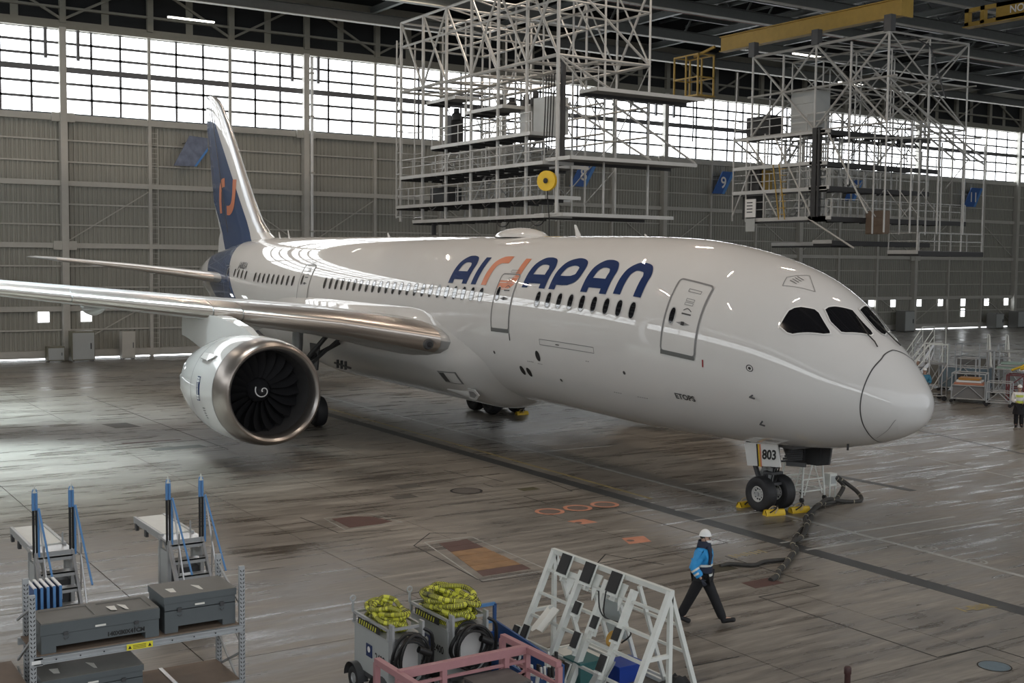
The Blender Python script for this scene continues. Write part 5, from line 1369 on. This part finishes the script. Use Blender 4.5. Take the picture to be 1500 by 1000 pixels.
# ------------------------------------------------------------------ wheeled step stands
def step_stand(x, y, label):
    t = thing('step_stand', label, 'steps', (x, y, 0)); W = .33
    for s_ in (-1, 1):
        yy = s_*W
        MB().beam((.95, yy, 0.05), (.0, yy, 1.36), .05, .14).build('side_rail', alum, t)
        bm_((0, yy, 0.08), (0, yy, 1.36), .07).build('post', gear, t); bm_((-.55, yy, .08), (-.55, yy, 1.3), .06).build('post', gear, t)
        MB().box(-.66, .02, yy-.02, yy+.02, .25, 1.15).build('side_panel', cartg, t)
        # hairpin guard post
        MB().tube([(-.02, yy-.028, 1.3), (-.02, yy-.028, 2.5), (-.02, yy-.018, 2.58), (-.02, yy, 2.61), (-.02, yy+.018, 2.58), (-.02, yy+.028, 2.5), (-.02, yy+.028, 1.3)], .024, 8).build('guard_post', blackp, t, smooth=True)
        MB().tube([(-.02, yy-.028, 2.2), (-.02, yy-.028, 2.5), (-.02, yy-.018, 2.58), (-.02, yy, 2.61), (-.02, yy+.018, 2.58), (-.02, yy+.028, 2.5), (-.02, yy+.028, 2.2)], .027, 8).build('blue_sleeve', railblue, t, smooth=True)
        MB().tube([(-.02, yy-.02, 2.53), (-.02, yy, 2.64), (-.02, yy+.02, 2.53)], .03, 8).build('white_cap', frameW, t, smooth=True)
        # hand rail down the steps
        MB().tube([(.06, yy+.05, 1.3), (.06, yy+.05, 2.2), (.1, yy+.05, 2.25), (1.15, yy+.09, .95)], .02, 8).build('handrail', railblue, t, smooth=True)
        MB().tube([(.1, yy+.05, 2.2), (.95, yy+.05, .4)], .018, 6).build('handrail', alum, t)
        MB().tube([(.45, yy+.05, .7), (.5, yy+.05, 1.62)], .016, 6).build('rail_post', alum, t)
    for i in range(5):
        z = .24+i*.27; xx = .95-z*.7
        MB().box(xx-.12, xx+.1, -W, W, z-.03, z).build('tread', alum, t); MB().box(xx+.08, xx+.1, -W, W, z-.09, z+.002).build('tread_nose', gear, t)
    MB().box(-.62, .05, -W-.03, W+.03, 1.34, 1.38).build('platform', alum, t)
    MB().box(.03, .06, -W-.03, W+.03, 1.22, 1.4).build('platform_edge', gear, t)
    MB().box(-2.45, -.62, -W+.02, W-.02, 1.36, 1.4).build('bridge_plank', frameW, t)
    for s_ in (-1, 1): MB().box(-2.45, -.5, s_*(W-.02)-.03, s_*(W-.02)+.03, 1.28, 1.42).build('plank_rail', gear, t)
    for xx in (-2.3, -1.6): MB().box(xx, xx+.12, -W-.03, -W+.03, 1.16, 1.3).build('plank_foot', gdark, t)
    bm_((-.55, 0, .5), (-1.8, 0, 1.3), .05).build('plank_brace', gear, t)
    tb_((-.55, W-.05, 1.38), (-.55, W-.05, 1.62), .02).build('pin', gear, t)
    for z in (.12,): 
        for (a, b) in (((-.6, -W), (.95, -W)), ((-.6, W), (.95, W)), ((-.6, -W), (-.6, W)), ((.95, -W), (.95, W))): bm_((*a, z), (*b, z), .06).build('base_bar', gear, t)
    MB().box(-.45, -.05, -W+.04, W-.04, .15, .8).build('winch_box', gdark, t)
    MB().box(-.02, 0, .08, .14, .45, .6).build('tag', paper, t)
    for xx in (-.55, .9):
        for s_ in (-1, 1): MB().lathe([(-.03, 0), (-.03, .07), (.03, .07), (.03, 0)], frame((xx, s_*(W+.04), .07), (1, 0, 0), (0, 0, 1)), 12).build('caster', blackp, t)
    return t
step_stand(-4.35, -19.72, 'wheeled aluminium step stand with blue-topped guard posts, the left one')
step_stand(-4.1, -17.28, 'wheeled aluminium step stand with blue-topped guard posts, behind the tall case')

# ------------------------------------------------------------------ cable carts
stripeY = hoseY
def coil(parent, cx, cy, z, rx, ry, n, seed, r=.05, pile=.2, over=0):
    rr = random.Random(seed)
    for k in range(n):
        pts = []; ph = rr.uniform(0, 6.28); sx = rx*rr.uniform(.72, 1.0); sy = ry*rr.uniform(.6, 1.05); ox = rr.uniform(-.12, .12)*rx; oy = rr.uniform(-.12, .12)*ry
        for i in range(11):
            a = ph+2*PI*i/10*.94; w = 1+.16*math.sin(3*a+ph)
            pts.append((cx+ox+sx*w*math.cos(a), cy+oy+sy*w*math.sin(a), z+k*pile/n+r+.05*math.sin(2*a+k)))
        P = smooth_path(pts, 5)
        o = MB().tube(P, r, 8).build('yellow_hose', hoseY, parent, smooth=True)
        mb = MB()
        for i in range(1, len(P)-1):
            if rr.random() < .75:
                for f_ in (0, .5): mb.tube([V(P[i]).lerp(V(P[i+1]), f_), V(P[i]).lerp(V(P[i+1]), f_+.22)], r*1.06, 8)
        mb.build('black_stripe', blackp, o)['kind'] = 'stuff'
def cable_cart(x0, x1, y0, y1, h, label, txt, seed):
    X = (x1-x0)/2; Y = (y1-y0)/2
    t = thing('cable_cart', label, 'cart', ((x0+x1)/2, (y0+y1)/2, 0))
    MB().box(-X, X, -Y, Y, .38, h-.16).build('cart_body', cartg, t)
    MB().box(-X-.03, X+.03, -Y-.03, Y+.03, h-.17, h-.14).build('tray_floor', gear, t)
    for a, b in (((-X, -Y), (X, -Y)), ((X, -Y), (X, Y)), ((X, Y), (-X, Y)), ((-X, Y), (-X, -Y))): bm_((*a, h), (*b, h), .04).build('tray_rail', gear, t)
    for a in ((-X, -Y), (X, -Y), (X, Y), (-X, Y), (0, -Y), (0, Y)): bm_((*a, h-.16), (*a, h), .04).build('tray_post', gear, t)
    MB().box(-X+.2, X-.25, -Y-.035, -Y-.02, h-.13, h-.03).build('stripe_board', blackp, t)
    for i in range(8): MB().prism([(0, 0), (.03, 0), (.06, .08), (.03, .08)], .003, frame((-X+.24+i*.08, -Y-.036, h-.12), (1, 0, 0), (0, 0, 1))).build('stripe', hoseY, t)
    MB().box(X+.002, X+.02, -Y*.35, Y*.75, .5, h-.25).build('control_panel', whitem, t)
    for s_ in (-1, 1): MB().box(X, X+.12, s_*Y*.9-.02, s_*Y*.9+.02, .8, h+.1).build('cable_hook', gear, t)
    tb_((-X-.02, -Y-.02, h), (-X-.02, -Y-.02, h+.17), .025).build('lifting_eye_post', steel, t)
    MB().tube([(-X-.02, -Y-.02+.045*math.cos(a), h+.22+.045*math.sin(a)) for a in [2*PI*i/12 for i in range(13)]], .014, 6).build('lifting_eye', steel, t, smooth=True)
    rr = random.Random(seed)
    for k in range(7):
        ry = Y*rr.uniform(.75, 1.1); rz = rr.uniform(.24, .34); cy = rr.uniform(-.05, .06); xx = X+.07+.035*k
        MB().tube([(xx+.02*math.sin(3*a), cy+ry*math.cos(a), h-.42+rz*math.sin(a)*1.1) for a in [2*PI*i/28 for i in range(29)]], .022, 6).build('black_cable', blackp, t, smooth=True)
    MB().tube(smooth_path([(X+.1, Y*.9, h-.02), (X+.12, Y+.12, h-.15), (X+.05, Y+.16, h-.6), (X+.0, Y+.1, h-.85)]), .03, 6).build('black_cable', blackp, t, smooth=True)
    MB().lathe([(0, .05), (.2, .06), (.24, .045)], frame((X+.35, .05, h-.25), (1, 0, 0), (0, -.5, -1)) @ Matrix.Identity(4), 12).build('plug', blackp, t, smooth=True)
    for xx in (-X+.12, X-.2):
        for s_ in (-1, 1):
            a, b = wheel_mesh(.2, .12); M = frame((xx, s_*(Y+.03), .2), (1, 0, 0), (0, 0, 1))
            a.v = [tuple(M @ V(q)) for q in a.v]; b.v = [tuple(M @ V(q)) for q in b.v]
            o = a.build('wheel', tyre, t, smooth=True); b.build('hub', gear, o, smooth=True)
            MB().grid([[(xx+.27*math.cos(a_), s_*(Y+.03)+d, .2+.27*math.sin(a_)) for d in (-.09, .09)] for a_ in [PI*i/10 for i in range(11)]]).build('mudguard', gdark, t, smooth=True)
    MB().box(-X-.15, X+.1, -Y, Y, .3, .38).build('chassis', gdark, t)
    place_text(txt, .17, frame((0.32, -Y-.004, .72), (1, 0, 0), (0, 0, 1)), blackp, t, 'lettering', .004)
    MB().box(-.15, .05, -Y-.012, -Y, .66, .86).build('emblem_plate', blue, t); MB().disc((-.05, -Y-.014, .78), .05, 14, (0, -1, 0)).build('emblem', whitem, t)
    return t
c1 = cable_cart(1.72, 2.92, -16.36, -15.78, 1.25, 'grey cable cart with striped yellow hose heap, the left one of two', '2400', 5)
coil(c1, -.02, .02, 1.12, .5, .24, 10, 2, .036, .3)
c2 = cable_cart(1.72, 2.95, -15.32, -14.62, 1.25, 'grey cable cart with big round yellow hose coil, between left cart and blue trolley', '2400', 8)
coil(c2, -.02, .02, 1.12, .6, .36, 11, 11, .045, .34)

# blue trolley
t = thing('blue_trolley', 'dark blue open trolley with a coiled hose behind the second cable cart', 'trolley', (3.0, -14.2, 0))
for a, b in (((-.95, -.3, 1.1), (-.95, .32, 1.1)), ((-.95, -.3, .8), (-.95, .32, .8)), ((-.95, -.3, .3), (-.95, -.3, 1.1)), ((-.95, .32, .3), (-.95, .32, 1.1))): bm_(a, b, .05).build('end_rail', railblue if a[2] > .7 else cblue, t)
MB().box(-.97, -.93, -.3, .32, .35, .62).build('end_panel', pmat('blue_bright', (.04, .13, .42), .5), t)
MB().prism([(-.95, .3), (1.1, .3), (1.1, .62), (-.95, .82)], .04, frame((0, .34, 0), (1, 0, 0), (0, 0, 1))).build('side_panel', cblue, t)
MB().prism([(-.95, .3), (.9, .3), (.9, .55), (-.95, .7)], .04, frame((0, -.28, 0), (1, 0, 0), (0, 0, 1))).build('side_panel', cblue, t)
MB().box(-.95, 1.1, -.3, .32, .27, .31).build('floor_pan', cblue, t)
for xx in (-.7, .8):
    for s_ in (-1, 1): MB().lathe([(-.04, 0), (-.04, .13), (.04, .13), (.04, 0)], frame((xx, s_*.25, .13), (1, 0, 0), (0, 0, 1)), 14).build('caster', tyre, t)
t2 = thing('hose_coil', 'dark coiled hose lying in the blue trolley', 'hose', (2.75, -14.15, .31))
for k in range(4): MB().tube([((.26-.02*k)*math.cos(a), (.22-.01*k)*math.sin(a), .05+k*.07) for a in [2*PI*i/24 for i in range(25)]], .035, 6).build('hose_loop', gdark, t2, smooth=True)

# pink rack
t = thing('pink_rack_frame', 'faded pink steel rack frame at the bottom edge in front of the carts', 'rack', (4.0, -15.85, 0))
H = 1.1
def pb(a, b, w=.09, h=.09, n='frame_bar', m=pink): return MB().beam(a, b, w, h).build(n, m, t)
pb((-.33, -1.08, H), (1.6, -1.08, H)); pb((-.33, 1.1, H), (1.2, 1.1, H)); pb((.36, -1.08, H), (.36, 1.1, H), .1, .12); pb((.36, -1.0, H-.18), (.36, 1.1, H-.18), .04, .04)
pb((-.33, 1.1, .8), (1.2, 1.1, .8), .05, .05)
for x, y in ((-.33, -1.08), (.36, -1.08), (.36, 1.1), (1.2, 1.1), (-.33, 1.1), (.36, -.35), (1.6, -1.08), (.36, .72)): pb((x, y, .1), (x, y, H-.03), .08, .08, 'post')
for z in (.45, .1):
    pb((-.33, -1.08, z), (1.6, -1.08, z), .06, .06, 'lower_bar'); pb((-.33, 1.1, z), (1.2, 1.1, z), .06, .06, 'lower_bar'); pb((.36, -1.08, z), (.36, 1.1, z), .06, .06, 'lower_bar')
pb((.36, .3, .1), (.36, 1.1, .8), .05, .05, 'brace'); pb((.36, .3, .72), (.36, 1.1, .72), .05, .05, 'lower_bar')
MB().box(-.2, 1.5, -1, 1, .12, .15).build('base_board', ply, t)
for x, y in ((-.25, -1), (1.1, 1), (-.25, 1), (1.5, -1)): MB().lathe([(-.03, 0), (-.03, .05), (.03, .05), (.03, 0)], frame((x, y, .05), (1, 0, 0), (0, 0, 1)), 12).build('caster', blackp, t)
t = thing('tool_block', 'dark worn box standing inside the pink frame', 'box', (4.75, -15.55, .15))
MB().box(-.3, .3, -.35, .4, 0, .72).build('block_body', pmat('worn_black', (.05, .045, .042), .6, noise=.5, nscale=6), t)
MB().box(-.31, .31, -.36, .41, .72, .75).build('block_top', pmat('worn_top', (.1, .09, .085), .6, noise=.4, nscale=5), t); MB().box(.25, .31, .41, .44, .45, .72).build('corner_plate', steel, t)
t = thing('parts_bin', 'pale box in the left part of the pink frame', 'box', (4.7, -16.3, .15)); MB().box(-.2, .3, -.25, .2, 0, .55).build('bin_body', paper, t); MB().box(-.22, .32, -.27, .22, .55, .58).build('bin_lid', cartg, t)

# ------------------------------------------------------------------ white A-frame rack with padded holders
t = thing('a_frame_rack', 'white A-shaped tubular rack with black padded holders at bottom centre', 'rack', (1.95, -12.57, 0))
L = 3.15; Hh = 1.83; F = -.85; B = .62     # front foot -y, back foot +y
def wb(a, b, w=.07, n='frame_bar'): return MB().beam(a, b, w, w).build(n, frameW, t)
wb((-.05, 0, Hh), (L+.05, 0, Hh), .08, 'ridge_bar')
def fpt(x, k): return (x, F*(1-k), Hh*k)      # front slope
def bpt(x, k): return (x, B*(1-k), Hh*k)
for x in (0, L): wb(fpt(x, 0), fpt(x, 1), .09, 'front_leg'); wb(bpt(x, 0), bpt(x, 1), .07, 'back_leg'); wb((x, 0, 0), (x, 0, Hh), .07, 'centre_post'); wb(fpt(x, .45), (x, 0, Hh*.45), .06)
for x in (.95, 1.65, 2.35): wb(fpt(x, 0), fpt(x, .92), .1, 'ladder_bar'); wb(bpt(x, 0), bpt(x, .95), .06, 'back_bar')
for k in (.83, .62, .42, .2, .04): wb(fpt(0, k), fpt(L, k), .045, 'rung')
for k in (.7, .45, .08): wb(bpt(0, k), bpt(L, k), .04, 'rung')
wb((0, F, .04), (0, B, .04), .06, 'base_bar'); wb((L, F, .04), (L, B, .04), .06, 'base_bar'); wb((0, B, .04), (L, B, .04), .06, 'base_bar')
MB().box(.1, 1.2, -.1, .5, .05, .08).build('base_sheet', paper, t)
n_ = V((0, -Hh, -F)).normalized()*-1; n_ = V((0, -Hh, .85)).normalized()     # outward normal of the front slope
n_ = V((0, -1.83, .85)).normalized(); dn = V((0, -.85, -1.83)).normalized()
def pad(x, k, w, h, off=.12):
    c = V(fpt(x, k))+n_*off; X = V((1, 0, 0))
    M = Matrix((X, -dn, n_)).transposed().to_4x4(); M.translation = c
    def P(mb, nm, m, par): mb.v = [tuple(M @ V(q)) for q in mb.v]; return mb.build(nm, m, par)
    b = P(MB().box(-w/2-.015, w/2+.015, -h/2-.015, h/2+.015, -.03, 0), 'holder_plate', frameW, t)
    P(MB().box(-w/2, w/2, -h/2, h/2, 0, .045), 'black_pad', padm, b)
    P(MB().box(-w*.12, w*.12, -h/2-.12, -h/2, -.1, -.02), 'holder_arm', frameW, b)
    P(MB().box(-w*.5, w*.5, -h/2-.05, -h/2-.01, -.05, .06), 'holder_lip', frameW, b)
for x in (.45, 1.13, 1.85): pad(x+.1, .92, .24, .34, .1)
for x, k in ((1.35, .62), (1.9, .57), (2.5, .55), (1.6, .38), (2.4, .30), (1.6, .12), (2.4, .03), (.25, .26), (.0, .22), (1.0, .06)): pad(x, k, .13, .26 if k < .5 else .2, .16)
for x, k, dx in ((.7, .8, .3), (1.35, .86, .25), (2.05, .86, .22)):
    a = fpt(x-dx*.5, k+.08); b = fpt(x+dx*.6, k+.08); c = fpt(x+.1, k-.14)
    MB().add([a, b, c, V(a)+n_*.02, V(b)+n_*.02, V(c)+n_*.02], [(0, 1, 2), (5, 4, 3), (0, 3, 4, 1), (1, 4, 5, 2), (2, 5, 3, 0)]).build('gusset', frameW, t)
for x0, x1, k0, k1 in ((1.05, 1.55, .8, .3),): MB().add([V(bpt(x0, k1)), V(bpt(x1, k1)), V(bpt(x1, k0)), V(bpt(x0, k0)), V(bpt(x0, k1))+V((0, .02, 0)), V(bpt(x1, k1))+V((0, .02, 0)), V(bpt(x1, k0))+V((0, .02, 0)), V(bpt(x0, k0))+V((0, .02, 0))], MB().box(0, 1, 0, 1, 0, 1).f).build('clear_sheet', pmat('plastic_sheet', (.45, .5, .5), .2), t)
ys = MB().lathe([(-.03, 0), (-.03, .14), (.03, .14), (.03, 0)], frame((1.85, -.1, .75), (1, 0, 0), (0, .5, 1)), 18).build('yellow_disc', pmat('amber', (.55, .3, .04), .5), t)
for s0, s1 in (((1.9, -.3, 1.6), (2.2, -.2, 1.1)), ((1.7, -.3, 1.55), (2.3, -.1, 1.0))):
    MB().tube(smooth_path([s0, ((s0[0]+s1[0])/2-.12, -.35, 1.2), s1, (s1[0]-.1, -.2, .8)]), .014, 5).build('cable_loop', blackp, t, smooth=True)
MB().grid([[(.5+.3*i/6, -.45-.06*math.sin(i)-.12*j, 1.02-.11*j+.03*math.cos(i*2)) for i in range(7)] for j in range(4)]).build('cloth_cover', paper, t, smooth=True)
MB().grid([[(2.2+.28*i/6, -.55-.06*math.sin(i)-.1*j, .62-.13*j+.03*math.cos(i*2)) for i in range(7)] for j in range(4)]).build('cloth_cover', cartg, t, smooth=True)
# bins stored under and before it
for (x, y, sx, sy, h, m, lab) in ((3.5, -13.05, .42, .42, .42, pmat('bin_teal', (.05, .16, .16), .4), 'teal plastic tub at the foot of the white rack'),
                                 (3.7, -12.35, .4, .5, .3, pmat('bin_blue', (.02, .06, .35), .35), 'bright blue plastic tub at the foot of the white rack')):
    b = thing('plastic_tub', lab, 'tub', (x, y, 0))
    MB().box(-sx/2, sx/2, -sy/2, sy/2, 0, h-.03).build('tub_body', m, b); MB().box(-sx/2-.03, sx/2+.03, -sy/2-.03, sy/2+.03, h-.03, h).build('tub_rim', m, b)
b = thing('tarpaulin', 'crumpled black tarpaulin heap at the foot of the white rack', 'cover', (4.75, -12.1, 0))
rr = random.Random(4); R_ = []
for i in range(12):
    R_.append([(.05+1.0*(i/11-.5)*1.0, .7*(j/11-.5), .02+.32*math.sin(PI*i/11)*math.sin(PI*j/11)*(.6+.5*rr.random())) for j in range(12)])
MB().grid(R_).build('tarpaulin_sheet', black, b, smooth=True)
b = thing('spare_holder_bundle', 'jumble of white clamps with black pads between pink frame and white rack', 'clamps', (3.7, -14.2, 0))
rr = random.Random(9)
for i in range(9):
    x, y, z = rr.uniform(-.5, .8), rr.uniform(-.2, .3), rr.uniform(.35, .75)
    MB().beam((x, y, 0 if i < 4 else .3), (x+.05, y+.03, z), .03).build('clamp_stem', frameW, b); bm_((x-.08, y, z), (x+.1, y+.08, z+.03), .035).build('clamp_fork', frameW, b)
    bm_((x-.08, y, z), (x-.1, y, z+.16), .03).build('clamp_fork', frameW, b); MB().box(x+.04, x+.1, y+.02, y+.05, z+.03, z+.2).build('black_pad', padm, b)

# black post tip at the lower edge
b = thing('marker_post', 'short dark post top poking up at the bottom edge, right of the walker', 'post', (7.3, -11.01, 0))
MB().lathe([(0, .045), (.9, .045), (.92, .055), (1.0, .055), (1.02, .04), (1.02, 0)], n=14).build('post_tube', pmat('post_dark', (.05, .02, .018), .6, noise=.4, nscale=20), b, smooth=True)
MB().disc((0, 0, .005), .15, 16).build('base_plate', gdark, b)

# ------------------------------------------------------------------ ground equipment at the far right
def steps_unit(x, y, rz, H, label, m=alum, W=1.0):
    t = thing('access_stairs', label, 'stairs', (x, y, 0), rz)
    for s_ in (-1, 1):
        yy = s_*W/2
        MB().beam((-H*.75, yy, .3), (0, yy, H), .05, .16).build('stringer', m, t); tb_((-H*.75, yy, 1.2), (0, yy, H+1.0), .03).build('handrail', frameW, t); tb_((-H*.75, yy, .8), (0, yy, H+.5), .025).build('handrail', frameW, t)
        for xx in (-H*.75, -H*.35, 0, .9): tb_((xx, yy, max(.3, H+xx*1.2) if xx < 0 else H), (xx, yy, (max(.3, H+xx*1.2) if xx < 0 else H)+1.0), .025).build('rail_post', frameW, t)
        for xx in (0, .9): tb_((xx, yy, .2), (xx, yy, H), .04).build('leg', m, t)
        tb_((0, yy, H+1), (.9, yy, H+1), .03).build('handrail', frameW, t); tb_((-H*.7, yy, .25), (.9, yy, .25), .04).build('base_bar', m, t); tb_((0, yy, .3), (.9, yy, H), .03).build('brace', m, t)
        tb_((-H*.3, yy, .3), (0, yy, H*.8), .03).build('brace', m, t)
        for xx in (-H*.65, .8): MB().lathe([(-.05, 0), (-.05, .13), (.05, .13), (.05, 0)], frame((xx, yy, .13), (1, 0, 0), (0, 0, 1)), 12).build('caster', black, t)
    n = int(H/.25)
    for i in range(1, n): MB().box(-H*.75*(1-i/n)-.12, -H*.75*(1-i/n)+.12, -W/2, W/2, .3+(H-.3)*i/n-.03, .3+(H-.3)*i/n).build('tread', deckm, t)
    MB().box(0, .9, -W/2, W/2, H-.04, H).build('platform', deckm, t)
    return t
steps_unit(-21.3, 27.2, .9, 1.9, 'white-railed mobile stairs just right of the nose tip')
steps_unit(-28.5, 36.5, 1.4, 2.2, 'taller mobile stairs behind the grey equipment trolleys at right')
steps_unit(-23.5, 36.3, 2.3, 2.0, 'mobile stairs at the right edge behind the yellow tubes')
def trolley(x, y, rz, sx, sy, h, label, body, top=None, shelf=True):
    t = thing('equipment_trolley', label, 'trolley', (x, y, 0), rz)
    for a in (-sx/2, sx/2):
        for b_ in (-sy/2, sy/2): tb_((a, b_, .18), (a, b_, h), .035).build('post', steel, t); MB().lathe([(-.04, 0), (-.04, .09), (.04, .09), (.04, 0)], frame((a, b_, .09), (1, 0, 0), (0, 0, 1)), 10).build('caster', black, t)
    for z in (.22, h*.6, h):
        for s_ in (-1, 1): tb_((-sx/2, s_*sy/2, z), (sx/2, s_*sy/2, z), .03).build('rail', steel, t); tb_((s_*sx/2, -sy/2, z), (s_*sx/2, sy/2, z), .03).build('rail', steel, t)
    for s_ in (-1, 1): tb_((-sx/2, s_*sy/2, .22), (sx*.0, s_*sy/2, h*.6), .025).build('brace', steel, t); tb_((sx/2, s_*sy/2, .22), (sx*.0, s_*sy/2, h*.6), .025).build('brace', steel, t)
    if body: MB().box(-sx/2+.05, sx/2-.05, -sy/2+.05, sy/2-.05, .26, h*.58).build('body_panel', body, t)
    if top: 
        for k in range(3): MB().box(-sx/2+.1+.1*k, sx/2-.1-.1*k, -sy/2+.1, sy/2-.1, h*.6+.03+.12*k, h*.6+.13+.12*k).build('load_slab', top[k % len(top)], t)
    return t
trolley(-19.4, 28.2, .5, 1.6, 1.2, 1.5, 'low trolley loaded with orange and white slabs right of the stairs', pmat('trolley_body', (.2, .2, .2), .5), [marko, whitem, pmat('load_orange', (.45, .22, .05), .5)])
trolley(-17.6, 28.1, .5, 1.1, 1.0, 1.2, 'empty grey tube trolley right of the orange load', None)
trolley(-25.2, 32.6, .3, 1.6, 1.0, 2.5, 'tall grey cabinet trolley above the mobile stairs', pmat('cab_grey', (.17, .17, .15), .5))
trolley(-25.5, 28.3, .3, 1.4, 1.0, 2.0, 'white framed trolley seen just over the nose cone', None, [pmat('load_pink', (.4, .12, .2), .5), whitem])
trolley(-22.9, 32.6, .4, 2.6, 1.2, 2.3, 'long clear-sided trolley behind the orange load', pmat('trolley_blue', (.16, .22, .26), .25))
trolley(-20.3, 33.0, .4, 1.6, 1.2, 2.4, 'grey racked trolley with pale green boxes at the right edge', None, [pmat('pale_green', (.3, .42, .36), .5), cartg])
for i, (x, y) in enumerate(((-30, 34), (-32, 38), (-28, 30.5))):
    trolley(x, y, .2, 3.2, 1.4, .9, ['low flat trolley on the far floor near the cockpit windows', 'low flat trolley farthest back beside the wall column', 'low flat trolley nearest behind the nose'][i], deckm)
trolley(-28.5, 41.5, .3, 2.6, 1.2, 2.0, 'grey mesh-sided trolley far behind the orange load, below the low windows', pmat('trolley_body', (.2, .2, .2), .5))
trolley(-26.5, 40.0, .2, 1.2, 1.0, 2.2, 'narrow dark cabinet trolley behind the clear-sided trolley', MATS['cab_grey'])
trolley(-21.2, 34.4, .5, .9, .8, 1.9, 'tall thin grey locker trolley between orange load and tube trolley', cartg)
trolley(-21.6, 31.0, .4, 1.0, .9, 2.0, 'slim trolley with dark box right of the white-railed stairs', gdark)
# red lattice stand holding yellow tubes
t = thing('tube_stand', 'dark red lattice stand piled with yellow tubes at the right edge', 'stand', (-17.3, 30.4, 0), .5)
redp = pmat('stand_red', (.16, .045, .05), .55)
for x in (-1.2, -.4, .4, 1.2):
    for y in (-.5, .5): bm_((x, y, .1), (x, y, 1.45), .07).build('post', redp, t)
for y in (-.5, .5):
    for z in (.12, .8, 1.45): bm_((-1.2, y, z), (1.2, y, z), .06).build('rail', redp, t)
    for x in (-1.2, -.4, .4): bm_((x, y, .12), (x+.8, y, .8), .05).build('brace', redp, t); bm_((x+.8, y, .12), (x, y, .8), .05).build('brace', redp, t); bm_((x, y, .8), (x+.8, y, 1.45), .05).build('brace', redp, t)
for x in (-1.2, 1.2): bm_((x, -.5, 1.45), (x, .5, 1.45), .06).build('rail', redp, t)
rr = random.Random(3)
for i in range(16):
    a = (rr.uniform(-1.1, .6), rr.uniform(-.45, .45), 1.55+rr.uniform(0, .35)); MB().tube([a, (a[0]+rr.uniform(.3, .9), a[1]+rr.uniform(-.3, .3), a[2]+rr.uniform(-.1, .5))], .06, 8).build('yellow_tube', yel2 if i % 3 else whitem, t, smooth=True)
# cabinets and stores against the wall
def cabinet(x, y, sx, sy, h, label, m=wallf):
    t = thing('wall_cabinet', label, 'cabinet', (x, y, 0)); MB().box(-sx/2, sx/2, -sy/2, sy/2, .05, h).build('cabinet_body', m, t)
    MB().box(sx/2, sx/2+.04, -sy/2+.05, sy/2-.05, .12, h-.1).build('door', cartg if m is not wallf else wallf, t); MB().box(sx/2+.04, sx/2+.1, sy*.3, sy*.34, h*.4, h*.6).build('handle', gdark, t)
    for yy in (-sy/2+.1, sy/2-.1): MB().box(-sx/2, sx/2, yy-.05, yy+.05, 0, .05).build('foot', gdark, t)
olive = pmat('crate_olive', (.2, .19, .14), .6, noise=.2)
cabinet(WX+1.4, -5.0, 1.0, 1.5, 2.0, 'beige crate stack at the wall under the left low windows', olive)
cabinet(WX+1.2, -6.7, .8, 1.1, 1.0, 'low bin left of the wall column under the wing', olive)
cabinet(WX+1.2, -1.9, .7, .9, 1.9, 'narrow grey locker against the wall under the wing', wallf)
cabinet(WX+1.4, 79, 1.2, 1.5, 2.2, 'grey cabinet at the wall just right of the cockpit', pmat('cab2', (.2, .2, .19), .5))
cabinet(WX+1.4, 94.3, 1.2, 1.4, 1.7, 'grey cabinet at the wall below the sixth low window', MATS['cab2'])
cabinet(WX+1.4, 98.3, 1.2, 1.4, 1.9, 'grey cabinet at the wall beside the last column', MATS['cab2'])
